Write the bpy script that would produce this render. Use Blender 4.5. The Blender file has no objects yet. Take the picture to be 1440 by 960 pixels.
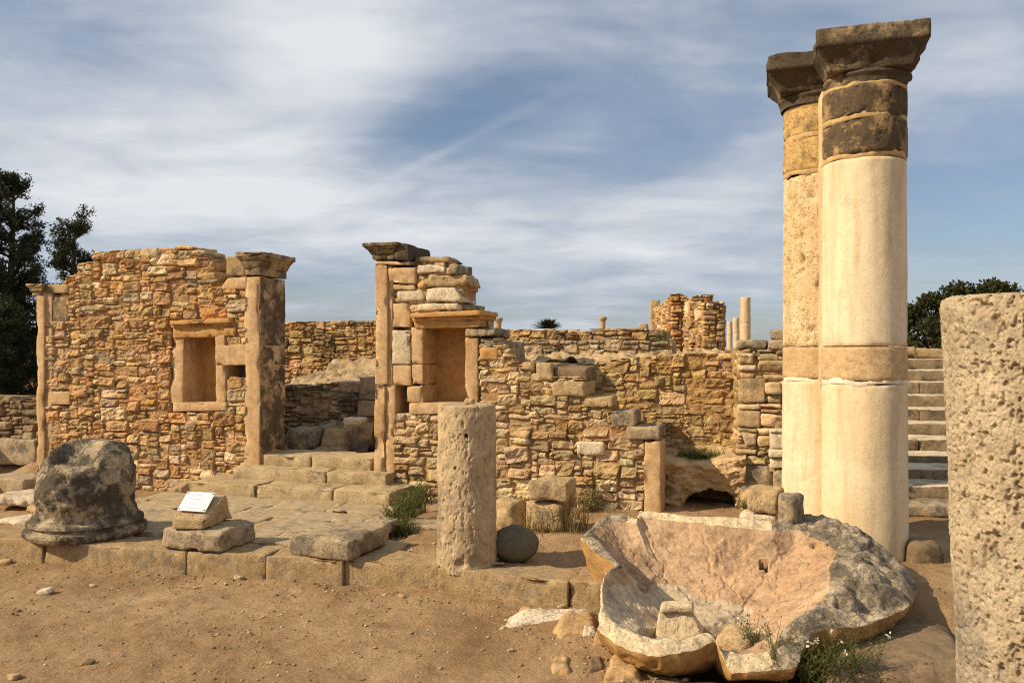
import bpy, math, random
import numpy as np
from mathutils import Vector

S = bpy.context.scene
COL = S.collection
R = math.radians
RNG = np.random.default_rng(11)
random.seed(5)

# ------------------------------------------------------------------ camera
EYE = 1.70
F, CX, HY = 1200.0, 720.0, 490.0          # focal length and principal point in photo pixels (1440 wide)
cam_d = bpy.data.cameras.new('camera')
cam = bpy.data.objects.new('camera', cam_d)
COL.objects.link(cam)
cam.location = (0, 0, EYE)
cam.rotation_euler = (R(90), 0, 0)
cam_d.sensor_width = 36.0
cam_d.lens = 36.0 * F / 1440.0
cam_d.shift_y = 10.0 / 1440.0
cam_d.clip_start = 0.05
cam_d.clip_end = 3000
S.camera = cam

# ------------------------------------------------------------------ light
SUN_AZ, SUN_EL = R(16.0), R(35.0)         # travel direction measured from +X towards +Y, and elevation
Ld = Vector((math.cos(SUN_EL) * math.cos(SUN_AZ), math.cos(SUN_EL) * math.sin(SUN_AZ), -math.sin(SUN_EL)))
sl = bpy.data.lights.new('sun', 'SUN')
sl.energy = 5.0
sl.angle = R(0.5)
sl.color = (1.0, 0.82, 0.58)
sun = bpy.data.objects.new('sun', sl)
COL.objects.link(sun)
sun.rotation_euler = Ld.to_track_quat('-Z', 'Y').to_euler()

w = bpy.data.worlds.new('World')
S.world = w
w.use_nodes = True
nt = w.node_tree
nt.nodes.clear()


class NT:
    """tiny node helper"""
    def __init__(s, tree):
        s.t = tree

    def n(s, typ, **kw):
        nd = s.t.nodes.new(typ)
        for k, v in kw.items():
            if k.startswith('i_'):
                nd.inputs[k[2:].replace('_', ' ')].default_value = v
            else:
                setattr(nd, k, v)
        return nd

    def l(s, a, b):
        s.t.links.new(a, b)

    def math(s, op, a, b=None, clamp=False):
        nd = s.t.nodes.new('ShaderNodeMath')
        nd.operation = op
        nd.use_clamp = clamp
        for i, v in enumerate((a, b)):
            if v is None:
                continue
            if isinstance(v, (int, float)):
                nd.inputs[i].default_value = v
            else:
                s.l(v, nd.inputs[i])
        return nd.outputs[0]

    def ramp(s, fac, stops, interp='LINEAR'):
        nd = s.t.nodes.new('ShaderNodeValToRGB')
        nd.color_ramp.interpolation = interp
        el = nd.color_ramp.elements
        while len(el) < len(stops):
            el.new(0.5)
        for e, (p, c) in zip(el, stops):
            e.position = p
            if isinstance(c, (int, float)):
                c = (c, c, c)
            e.color = (c[0], c[1], c[2], 1)
        if fac is not None:
            s.l(fac, nd.inputs[0])
        return nd.outputs[0]

    def mix(s, fac, a, b, blend='MIX'):
        nd = s.t.nodes.new('ShaderNodeMix')
        nd.data_type = 'RGBA'
        nd.blend_type = blend
        nd.clamp_factor = True
        for sock, v in ((nd.inputs[0], fac), (nd.inputs[6], a), (nd.inputs[7], b)):
            if isinstance(v, (int, float)):
                sock.default_value = v
            elif isinstance(v, (tuple, list)):
                sock.default_value = (v[0], v[1], v[2], 1)
            else:
                s.l(v, sock)
        return nd.outputs[2]

    def noise(s, vec, scale, detail=5.0, rough=0.55, dist=0.0):
        nd = s.n('ShaderNodeTexNoise')
        nd.inputs['Scale'].default_value = scale
        nd.inputs['Detail'].default_value = detail
        nd.inputs['Roughness'].default_value = rough
        nd.inputs['Distortion'].default_value = dist
        if vec is not None:
            s.l(vec, nd.inputs['Vector'])
        return nd.outputs[0]

    def vmap(s, vec, scale=(1, 1, 1), rot=(0, 0, 0), loc=(0, 0, 0)):
        nd = s.n('ShaderNodeMapping')
        nd.inputs['Scale'].default_value = scale
        nd.inputs['Rotation'].default_value = rot
        nd.inputs['Location'].default_value = loc
        s.l(vec, nd.inputs['Vector'])
        return nd.outputs[0]


g = NT(nt)
tc = g.n('ShaderNodeTexCoord')
sky = g.n('ShaderNodeTexSky', sky_type='NISHITA')
sky.sun_disc = False
sky.sun_elevation = SUN_EL
sky.sun_rotation = math.atan2(-Ld.x, -Ld.y)
sky.air_density = 1.0
sky.dust_density = 0.6
sky.ozone_density = 1.2
SKY_STR = 0.085
bg1 = g.n('ShaderNodeBackground')
bg1.inputs['Strength'].default_value = SKY_STR
skyc = g.mix(1.0, sky.outputs[0], (0.86, 0.88, 0.97), 'MULTIPLY')
g.l(skyc, bg1.inputs['Color'])
# cloud layer: the view direction projected on a flat layer overhead, so streaks converge as real cirrus does
sep = g.n('ShaderNodeSeparateXYZ')
g.l(tc.outputs['Generated'], sep.inputs[0])
zz = g.math('MAXIMUM', g.math('ADD', sep.outputs[2], 0.16), 0.03)
comb = g.n('ShaderNodeCombineXYZ')
g.l(g.math('DIVIDE', sep.outputs[0], zz), comb.inputs[0])
g.l(g.math('DIVIDE', sep.outputs[1], zz), comb.inputs[1])
uv = comb.outputs[0]
n1 = g.noise(g.vmap(uv, (0.55, 0.95, 1), (0, 0, R(28)), (3.1, 1.2, 0)), 1.0, 6.0, 0.5, 0.6)
n2 = g.noise(g.vmap(uv, (0.6, 3.2, 1), (0, 0, R(-32)), (7.7, 0.4, 0)), 1.4, 7.0, 0.6, 0.5)
n3 = g.noise(g.vmap(uv, (0.9, 1.1, 1), (0, 0, R(10)), (1.7, 5.4, 2)), 2.1, 8.0, 0.57, 0.35)


def patch(px, py, rx, ry, rot=0.0):
    """soft elliptical region of the sky around a direction (0 outside, 1 in its middle)"""
    d = Vector(((px - CX) / F, 1.0, (HY - py) / F)).normalized()
    right = d.cross(Vector((0, 0, 1))).normalized()
    up = right.cross(d)
    c, s_ = math.cos(rot), math.sin(rot)
    a = (right * c + up * s_) / (rx / F)
    b = (up * c - right * s_) / (ry / F)

    def dot(v):
        nd = g.n('ShaderNodeVectorMath', operation='DOT_PRODUCT')
        g.l(tc.outputs['Generated'], nd.inputs[0])
        nd.inputs[1].default_value = v
        return nd.outputs['Value']
    da, db = dot(a), dot(b)
    r2 = g.math('ADD', g.math('MULTIPLY', da, da), g.math('MULTIPLY', db, db))
    return g.math('POWER', 2.718, g.math('MULTIPLY', r2, -1.0))


dens = g.math('ADD', g.math('MULTIPLY', n1, 0.66), g.math('ADD', g.math('MULTIPLY', n2, 0.24), g.math('MULTIPLY', n3, 0.46)))
for (px, py, rx, ry, rot, amt) in ((700, 150, 190, 60, R(8), -0.33), (560, 200, 130, 60, R(30), -0.22), (440, 400, 170, 50, R(0), -0.26),
                                   (1390, 310, 200, 120, R(15), -0.26), (900, 450, 330, 40, R(0), -0.14), (650, 420, 200, 40, 0, -0.08),
                                   (300, 270, 300, 110, R(-15), 0.27), (960, 290, 240, 70, R(20), 0.28), (440, 60, 180, 110, R(-30), 0.24),
                                   (60, 30, 200, 90, 0, -0.14), (120, 150, 130, 70, 0, -0.12), (960, 190, 90, 110, R(-30), -0.18), (650, 200, 130, 7, R(27), 0.12), (1120, 60, 150, 80, R(40), -0.08)):
    dens = g.math('ADD', dens, g.math('MULTIPLY', patch(px, py, rx, ry, rot), amt))
cov = g.ramp(dens, [(0.30, 0.16), (0.48, 0.50), (0.66, 0.88), (0.9, 1.0)], 'EASE')
shade = g.ramp(g.math('ADD', g.math('MULTIPLY', dens, 0.7), g.math('MULTIPLY', n3, 0.35)), [(0.42, (0.33, 0.40, 0.505)), (0.62, (0.49, 0.55, 0.635)), (0.88, (0.79, 0.815, 0.85))])
bg2 = g.n('ShaderNodeBackground')
bg2.inputs['Strength'].default_value = 0.80
g.l(shade, bg2.inputs['Color'])
mixs = g.n('ShaderNodeMixShader')
g.l(cov, mixs.inputs[0])
g.l(bg1.outputs[0], mixs.inputs[1])
g.l(bg2.outputs[0], mixs.inputs[2])
wo = g.n('ShaderNodeOutputWorld')
g.l(mixs.outputs[0], wo.inputs['Surface'])

S.view_settings.view_transform = 'Standard'
S.view_settings.look = 'None'
S.view_settings.exposure = 0.28
S.view_settings.gamma = 1.0
S.view_settings.use_curve_mapping = False
S.render.engine = 'CYCLES'
S.cycles.max_bounces = 5
S.cycles.diffuse_bounces = 3
S.cycles.glossy_bounces = 1
S.cycles.transparent_max_bounces = 4
S.cycles.use_denoising = True
S.cycles.filter_width = 1.1


# ------------------------------------------------------------------ geometry frames
ANG = R(17.36)
U2 = np.array((math.cos(ANG), -math.sin(ANG)))
N2 = np.array((math.sin(ANG), math.cos(ANG)))
A2 = np.array((-1.98, 9.15))


def P(px, py, d):
    return np.array(((px - CX) / F * d, d, EYE - (py - HY) / F * d))


def FS(px, py, t=0.0):
    """photo pixel -> (s, z) on the plane t metres behind the facade front"""
    r = (px - CX) / F
    Y = (N2 @ A2 + t) / (N2[0] * r + N2[1])
    s = U2 @ (np.array((Y * r, Y)) - A2)
    return s, EYE - (py - HY) / F * Y


def W(s, t, z):
    p = A2 + s * U2 + t * N2
    return np.array((p[0], p[1], z))


class Frame:
    """wall frame: s along the wall, out towards the viewer side, z up"""
    def __init__(f, O=A2, U=U2, N=N2):
        f.O, f.U, f.N = np.array(O, float), np.array(U, float), np.array(N, float)

    def __call__(f, s, out, z):
        s = np.asarray(s, float)
        x = f.O[0] + s * f.U[0] - out * f.N[0]
        y = f.O[1] + s * f.U[1] - out * f.N[1]
        return np.stack(np.broadcast_arrays(x, y, z), -1)

    def at(f, t):
        return Frame(f.O + t * f.N, f.U, f.N)


FAC = Frame()


# ------------------------------------------------------------------ noise
def _hash(i, j, k):
    h = (i.astype(np.int64) * 374761393 + j.astype(np.int64) * 668265263 + k.astype(np.int64) * 2147483647) & 0xFFFFFFFF
    h = ((h ^ (h >> 13)) * 1274126177) & 0xFFFFFFFF
    h = ((h ^ (h >> 15)) * 2246822519) & 0xFFFFFFFF
    return ((h ^ (h >> 16)) & 0xFFFF) / 32767.5 - 1.0


def vnoise(p):
    p = np.asarray(p, float)
    i = np.floor(p).astype(np.int64)
    f = p - i
    f = f * f * f * (f * (f * 6 - 15) + 10)
    x, y, z = i[..., 0], i[..., 1], i[..., 2]
    fx, fy, fz = f[..., 0], f[..., 1], f[..., 2]

    def L(a, b, t):
        return a + (b - a) * t
    return L(L(L(_hash(x, y, z), _hash(x + 1, y, z), fx), L(_hash(x, y + 1, z), _hash(x + 1, y + 1, z), fx), fy),
             L(L(_hash(x, y, z + 1), _hash(x + 1, y, z + 1), fx), L(_hash(x, y + 1, z + 1), _hash(x + 1, y + 1, z + 1), fx), fy), fz)


def fbm(p, o=4, gain=0.5):
    a, s, out = 1.0, 0.0, 0.0
    p = np.asarray(p, float)
    for i in range(o):
        out = out + a * vnoise(p * (2.03 ** i) + 17.3 * i)
        s += a
        a *= gain
    return out / s


def smooth(a, b, x):
    t = np.clip((np.asarray(x, float) - a) / (b - a), 0, 1)
    return t * t * (3 - 2 * t)


def inpoly(px, py, poly):
    poly = np.asarray(poly, float)
    inside = np.zeros(np.shape(px), bool)
    n = len(poly)
    j = n - 1
    for i in range(n):
        xi, yi = poly[i]
        xj, yj = poly[j]
        c = ((yi > py) != (yj > py)) & (px < (xj - xi) * (py - yi) / (yj - yi + 1e-12) + xi)
        inside ^= c
        j = i
    return inside


# ------------------------------------------------------------------ object making
def setp(o, label=None, cat=None, group=None, kind=None):
    if label:
        o['label'] = label
    if cat:
        o['category'] = cat
    if group:
        o['group'] = group
    if kind:
        o['kind'] = kind
    return o


def thing(name, label, cat, loc, group=None):
    o = bpy.data.objects.new(name, None)
    COL.objects.link(o)
    o.location = loc
    o.empty_display_size = 0.1
    return setp(o, label, cat, group)


def rootloc(o):
    while o.parent:
        o = o.parent
    return np.array(o.location)


def mk(name, geoms, mats, parent=None, loc=None, label=None, cat=None, group=None, kind=None, flat=False):
    """geoms: list of (verts, faces, material index, tint or None); ONE mesh object"""
    if not isinstance(mats, (list, tuple)):
        mats = [mats]
    V, loops, starts, mi, tints = [], [], [], [], []
    off = ls = 0
    for gm in geoms:
        v, f = np.asarray(gm[0], float).reshape(-1, 3), gm[1]
        m = gm[2] if len(gm) > 2 else 0
        tn = gm[3] if len(gm) > 3 else None
        V.append(v)
        fl = f if isinstance(f, list) else [f]
        for arr in fl:
            arr = np.asarray(arr, np.int64)
            if arr.size == 0:
                continue
            k = arr.shape[1]
            loops.append((arr + off).ravel())
            starts.append(ls + np.arange(len(arr)) * k)
            ls += arr.size
            mi.append(np.full(len(arr), m))
        if tn is None:
            tn = (0.5, 0.5, 0.5)
        tints.append(np.broadcast_to(np.asarray(tn, float), (len(v), 3)))
        off += len(v)
    V = np.concatenate(V)
    base = rootloc(parent) if parent else (np.array(loc, float) if loc is not None else np.array((V[:, 0].mean(), V[:, 1].mean(), V[:, 2].min())))
    V = V - base
    loops, starts, mi = np.concatenate(loops), np.concatenate(starts), np.concatenate(mi)
    me = bpy.data.meshes.new(name)
    me.vertices.add(len(V))
    me.vertices.foreach_set('co', V.astype(np.float32).ravel())
    me.loops.add(len(loops))
    me.loops.foreach_set('vertex_index', loops.astype(np.int32))
    me.polygons.add(len(starts))
    me.polygons.foreach_set('loop_start', starts.astype(np.int32))
    me.polygons.foreach_set('material_index', mi.astype(np.int32))
    me.polygons.foreach_set('use_smooth', np.full(len(starts), not flat))
    me.update(calc_edges=True)
    at = me.color_attributes.new('tint', 'FLOAT_COLOR', 'POINT')
    tt = np.concatenate(tints)
    at.data.foreach_set('color', np.concatenate([tt, np.ones((len(tt), 1))], 1).astype(np.float32).ravel())
    for m in mats:
        me.materials.append(m)
    o = bpy.data.objects.new(name, me)
    COL.objects.link(o)
    if parent:
        o.parent = parent
    else:
        o.location = base
    return setp(o, label, cat, group, kind)


def gridfaces(a, b, wrap=False):
    """faces of an a x b vertex grid (row major); wrap closes the first index"""
    i = np.arange(a if wrap else a - 1)[:, None]
    j = np.arange(b - 1)[None, :]
    i2 = (i + 1) % a
    return np.stack([i * b + j, i2 * b + j, i2 * b + j + 1, i * b + j + 1], -1).reshape(-1, 4)


_cube_cache = {}


def cubegrid(n):
    if n in _cube_cache:
        return _cube_cache[n]
    pts, faces, idx = [], [], {}

    def vid(p):
        if p not in idx:
            idx[p] = len(pts)
            pts.append(p)
        return idx[p]
    for ax in range(3):
        b, c = [(1, 2), (2, 0), (0, 1)][ax]
        for side in (0, n[ax]):
            for i in range(n[b]):
                for j in range(n[c]):
                    q = []
                    for (di, dj) in ((0, 0), (1, 0), (1, 1), (0, 1)):
                        p = [0, 0, 0]
                        p[ax], p[b], p[c] = side, i + di, j + dj
                        q.append(vid(tuple(p)))
                    faces.append(q if side else q[::-1])
    r = (np.array(pts, float), np.array(faces))
    _cube_cache[n] = r
    return r


def hexa(c8, r=0.008, res=0.026, amp=0.006, freq=9.0, warp=0.0025, chip=0.016, seed=None, rocky=False):
    """worn stone block from 8 corners: order (x0y0z0, x1y0z0, x1y1z0, x0y1z0, then the same at z1)"""
    c8 = np.asarray(c8, float)
    if seed is None:
        seed = RNG.uniform(0, 100)
    chip = min(chip, 0.035)
    dims = np.array((np.linalg.norm(c8[1] - c8[0] + c8[6] - c8[7]) / 2, np.linalg.norm(c8[3] - c8[0] + c8[6] - c8[5]) / 2,
                     np.linalg.norm(c8[4] - c8[0] + c8[6] - c8[2]) / 2))
    n = tuple(int(min(56, max(3, round(d / res)))) for d in dims)
    q, faces = cubegrid(n)
    u = q / np.array(n)
    # pull grid lines near the ends into the rounding
    h = dims / 2
    rr = min(r, h.min() * 0.9)
    p = (u - 0.5) * dims
    inner = h - rr
    # make the outermost inner grid line sit where the rounding starts
    step = dims / np.array(n)
    for k in range(3):
        m = (np.abs(p[:, k]) > h[k] - step[k] * 1.5) & (np.abs(p[:, k]) < h[k] - step[k] * 0.5)
        if n[k] > 2:
            p[m, k] = np.sign(p[m, k]) * min(inner[k], h[k] - rr)
    cl = np.clip(p, -inner, inner)
    d = p - cl
    ln = np.linalg.norm(d, axis=1, keepdims=True)
    nn = d / np.maximum(ln, 1e-9)
    edge = 1 - np.max(np.abs(nn), axis=1)
    pp = cl + nn * rr
    uu = pp / dims + 0.5
    w_ = [(1 - uu[:, 0]) * (1 - uu[:, 1]) * (1 - uu[:, 2]), uu[:, 0] * (1 - uu[:, 1]) * (1 - uu[:, 2]), uu[:, 0] * uu[:, 1] * (1 - uu[:, 2]), (1 - uu[:, 0]) * uu[:, 1] * (1 - uu[:, 2]),
          (1 - uu[:, 0]) * (1 - uu[:, 1]) * uu[:, 2], uu[:, 0] * (1 - uu[:, 1]) * uu[:, 2], uu[:, 0] * uu[:, 1] * uu[:, 2], (1 - uu[:, 0]) * uu[:, 1] * uu[:, 2]]
    X = sum(wi[:, None] * c for wi, c in zip(w_, c8))
    ex, ey, ez = c8[1] - c8[0], c8[3] - c8[0], c8[4] - c8[0]
    B = np.stack([e / max(1e-9, np.linalg.norm(e)) for e in (ex, ey, ez)])
    nw = nn @ B
    sp = X + seed
    wv = np.stack([vnoise(sp * 2.2 + k * 31.7) for k in range(3)], -1)
    X = X + wv * warp
    X = X + nw * (fbm(sp * freq, 4, 0.55) * amp)[:, None]
    if chip > 0:
        near = np.minimum.reduce([np.sort(h - np.abs(pp), axis=1)[:, 1]])
        ed = np.clip(1 - near / (3.5 * chip + 1e-6), 0, 1)
        X = X - nw * (ed * np.maximum(0, fbm(sp * 6.0 + 50, 3)) * chip * 1.6)[:, None]
    return X, faces


def rock(c8, res=0.015, p=3.2, amp=0.12, seed=None):
    """natural rock filling the hexahedron c8: superellipsoid with faceted, stepped noise"""
    c8 = np.asarray(c8, float)
    if seed is None:
        seed = RNG.uniform(0, 100)
    dims = np.array((np.linalg.norm(c8[1] - c8[0] + c8[6] - c8[7]) / 2, np.linalg.norm(c8[3] - c8[0] + c8[6] - c8[5]) / 2,
                     np.linalg.norm(c8[4] - c8[0] + c8[6] - c8[2]) / 2))
    n = tuple(int(min(48, max(6, round(d / res)))) for d in dims)
    q, faces = cubegrid(n)
    u = np.tan((q / np.array(n) * 2 - 1) * 0.72) / math.tan(0.72)
    u = u / (np.sum(np.abs(u) ** p, axis=1, keepdims=True) ** (1 / p))
    sz = dims.mean()
    w3 = u * dims / 2 / sz + seed
    k_ = fbm(w3 * 1.6, 3) * 1.2 + (np.abs(fbm(w3 * 2.6 + 7, 4)) - 0.2) * 1.3 + fbm(w3 * 9, 4) * 0.42
    u = u * (1 + amp * k_)[:, None]
    uu = u / 2 + 0.5
    w_ = [(1 - uu[:, 0]) * (1 - uu[:, 1]) * (1 - uu[:, 2]), uu[:, 0] * (1 - uu[:, 1]) * (1 - uu[:, 2]), uu[:, 0] * uu[:, 1] * (1 - uu[:, 2]), (1 - uu[:, 0]) * uu[:, 1] * (1 - uu[:, 2]),
          (1 - uu[:, 0]) * (1 - uu[:, 1]) * uu[:, 2], uu[:, 0] * (1 - uu[:, 1]) * uu[:, 2], uu[:, 0] * uu[:, 1] * uu[:, 2], (1 - uu[:, 0]) * uu[:, 1] * uu[:, 2]]
    return sum(wi[:, None] * c for wi, c in zip(w_, c8)), faces


def boxc(center, ax, half):
    """8 corners of an oriented box"""
    c, h = np.asarray(center, float), half
    ax = np.asarray(ax, float)
    out = []
    for (i, j, k) in ((-1, -1, -1), (1, -1, -1), (1, 1, -1), (-1, 1, -1), (-1, -1, 1), (1, -1, 1), (1, 1, 1), (-1, 1, 1)):
        out.append(c + ax[0] * i * h[0] + ax[1] * j * h[1] + ax[2] * k * h[2])
    return np.array(out)


def rotax(deg, pitch=0.0, roll=0.0):
    """axes of a block: x along the facade turned by deg, y into depth, z up"""
    from mathutils import Euler
    m = Euler((R(pitch), R(roll), -ANG + R(deg))).to_matrix()
    return np.array([list(m.col[0]), list(m.col[1]), list(m.col[2])])


def fq(quad, t0, t1, **kw):
    """block whose front is the photo quad (LT, RT, RB, LB) on plane t0, running back to plane t1"""
    lt, rt, rb, lb = [FS(x, y, t0) for x, y in quad]
    c = [W(lb[0], t0, lb[1]), W(rb[0], t0, rb[1]), W(rb[0], t1, rb[1]), W(lb[0], t1, lb[1]),
         W(lt[0], t0, lt[1]), W(rt[0], t0, rt[1]), W(rt[0], t1, rt[1]), W(lt[0], t1, lt[1])]
    return hexa(c, **kw)


def fr(x0, x1, y0, y1, t0, t1, **kw):
    return fq([(x0, y0), (x1, y0), (x1, y1), (x0, y1)], t0, t1, **kw)


def pblock(pxl, pxr, yb, zb, dp, h, rot=0, pitch=0, roll=0, taper=(1, 1), **kw):
    """block standing at height zb whose lower front edge runs between two photo columns"""
    d = (EYE - zb) * F / (yb - HY)
    ax = rotax(rot, pitch, roll)
    left = P(pxl, yb, d)
    left[2] = zb
    # walk along the block's own x axis until the right photo column is reached
    r2 = (pxr - CX) / F
    wdt = (r2 * left[1] - left[0]) / (ax[0][0] - r2 * ax[0][1])
    c = left + ax[0] * wdt / 2 + ax[1] * dp / 2 + ax[2] * h / 2
    c8 = boxc(c, ax, (wdt / 2, dp / 2, h / 2))
    if taper != (1, 1):
        top = c8[4:].mean(0)
        for i in range(4, 8):
            v = c8[i] - top
            c8[i] = top + ax[0] * (v @ ax[0]) * taper[0] + ax[1] * (v @ ax[1]) * taper[1]
    if kw.pop('rocky', False):
        return rock(c8, **kw)
    return hexa(c8, **kw)


def lathe(cx, cy, prof, nseg, zres, disp=None, cap=True, lean=(0, 0)):
    """solid of revolution; prof [(z, r)], resampled to zres; disp(V, normals, theta) -> offset along normal"""
    prof = np.array(prof, float)
    zs, rs = [prof[0, 0]], [prof[0, 1]]
    for (z0, r0), (z1, r1) in zip(prof[:-1], prof[1:]):
        k = max(1, int(math.ceil(math.hypot(z1 - z0, r1 - r0) / zres)))
        for i in range(1, k + 1):
            zs.append(z0 + (z1 - z0) * i / k)
            rs.append(r0 + (r1 - r0) * i / k)
    zs, rs = np.array(zs), np.array(rs)
    th = np.arange(nseg) * 2 * math.pi / nseg
    zt = zs[-1]
    if cap:
        kk = max(2, int(rs[-1] / (zres * 2)))
        rin = np.linspace(rs[-1], 0.001, kk + 1)[1:]
        zs = np.concatenate([zs, np.full(len(rin), zt)])
        rs = np.concatenate([rs, rin])
    c, s = np.cos(th)[:, None], np.sin(th)[:, None]
    V = np.stack([cx + c * rs[None], cy + s * rs[None], np.broadcast_to(zs[None], (nseg, len(zs)))], -1)
    nr = np.broadcast_to(np.stack([c + 0 * rs[None], s + 0 * rs[None], 0 * c + 0 * rs[None]], -1), V.shape).copy()
    if cap:
        nr[:, -len(rin):] = (0, 0, 1)
    if disp is not None:
        V = V + nr * disp(V.reshape(-1, 3)).reshape(nseg, -1)[..., None]
    z0 = zs[0]
    V[..., 0] += (V[..., 2] - z0) * lean[0]
    V[..., 1] += (V[..., 2] - z0) * lean[1]
    return V.reshape(-1, 3), gridfaces(nseg, len(zs), True)


# ------------------------------------------------------------------ rubble masonry
def pack(mask, cw, ch, big, rng):
    """fill a cell mask with rectangles: mixed large, middling and thin flat stones, roughly coursed"""
    ny, nx = mask.shape
    free = mask.copy()
    out = []
    for j in range(ny):
        i = 0
        while i < nx:
            if not free[j, i]:
                i += 1
                continue
            q = rng.random()
            if q < 0.20 * big:
                ww, hh = rng.uniform(0.18, 0.44), rng.uniform(0.09, 0.19)
            elif q < 0.70:
                ww, hh = rng.uniform(0.12, 0.27), rng.uniform(0.065, 0.115)
            elif q < 0.90:
                ww, hh = rng.uniform(0.12, 0.30), rng.uniform(0.034, 0.058)
            else:
                ww, hh = rng.uniform(0.06, 0.12), rng.uniform(0.045, 0.08)
            sc = 1.0 if big >= 0.5 else 0.8
            ww, hh = ww * 1.14, hh * 1.12
            wi, hi = max(2, int(ww * sc / cw)), max(2, int(hh * sc / ch))
            lim = rng.uniform(0.5, 1.0)
            k = 0
            while k < wi and i + k < nx and free[j, i + k]:
                k += 1
            # do not leave slivers at the end of a run
            e = k
            while i + e < nx and free[j, i + e] and e < k + 2:
                e += 1
            if e < k + 2:
                k = e
            v = 1
            while v < hi and j + v < ny and free[j + v, i:i + k].all():
                v += 1
            v = min(v, max(2, int(k * cw * lim / ch)))
            free[j:j + v, i:i + k] = False
            out.append((i, j, k, v))
            i += k
    return out


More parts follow.
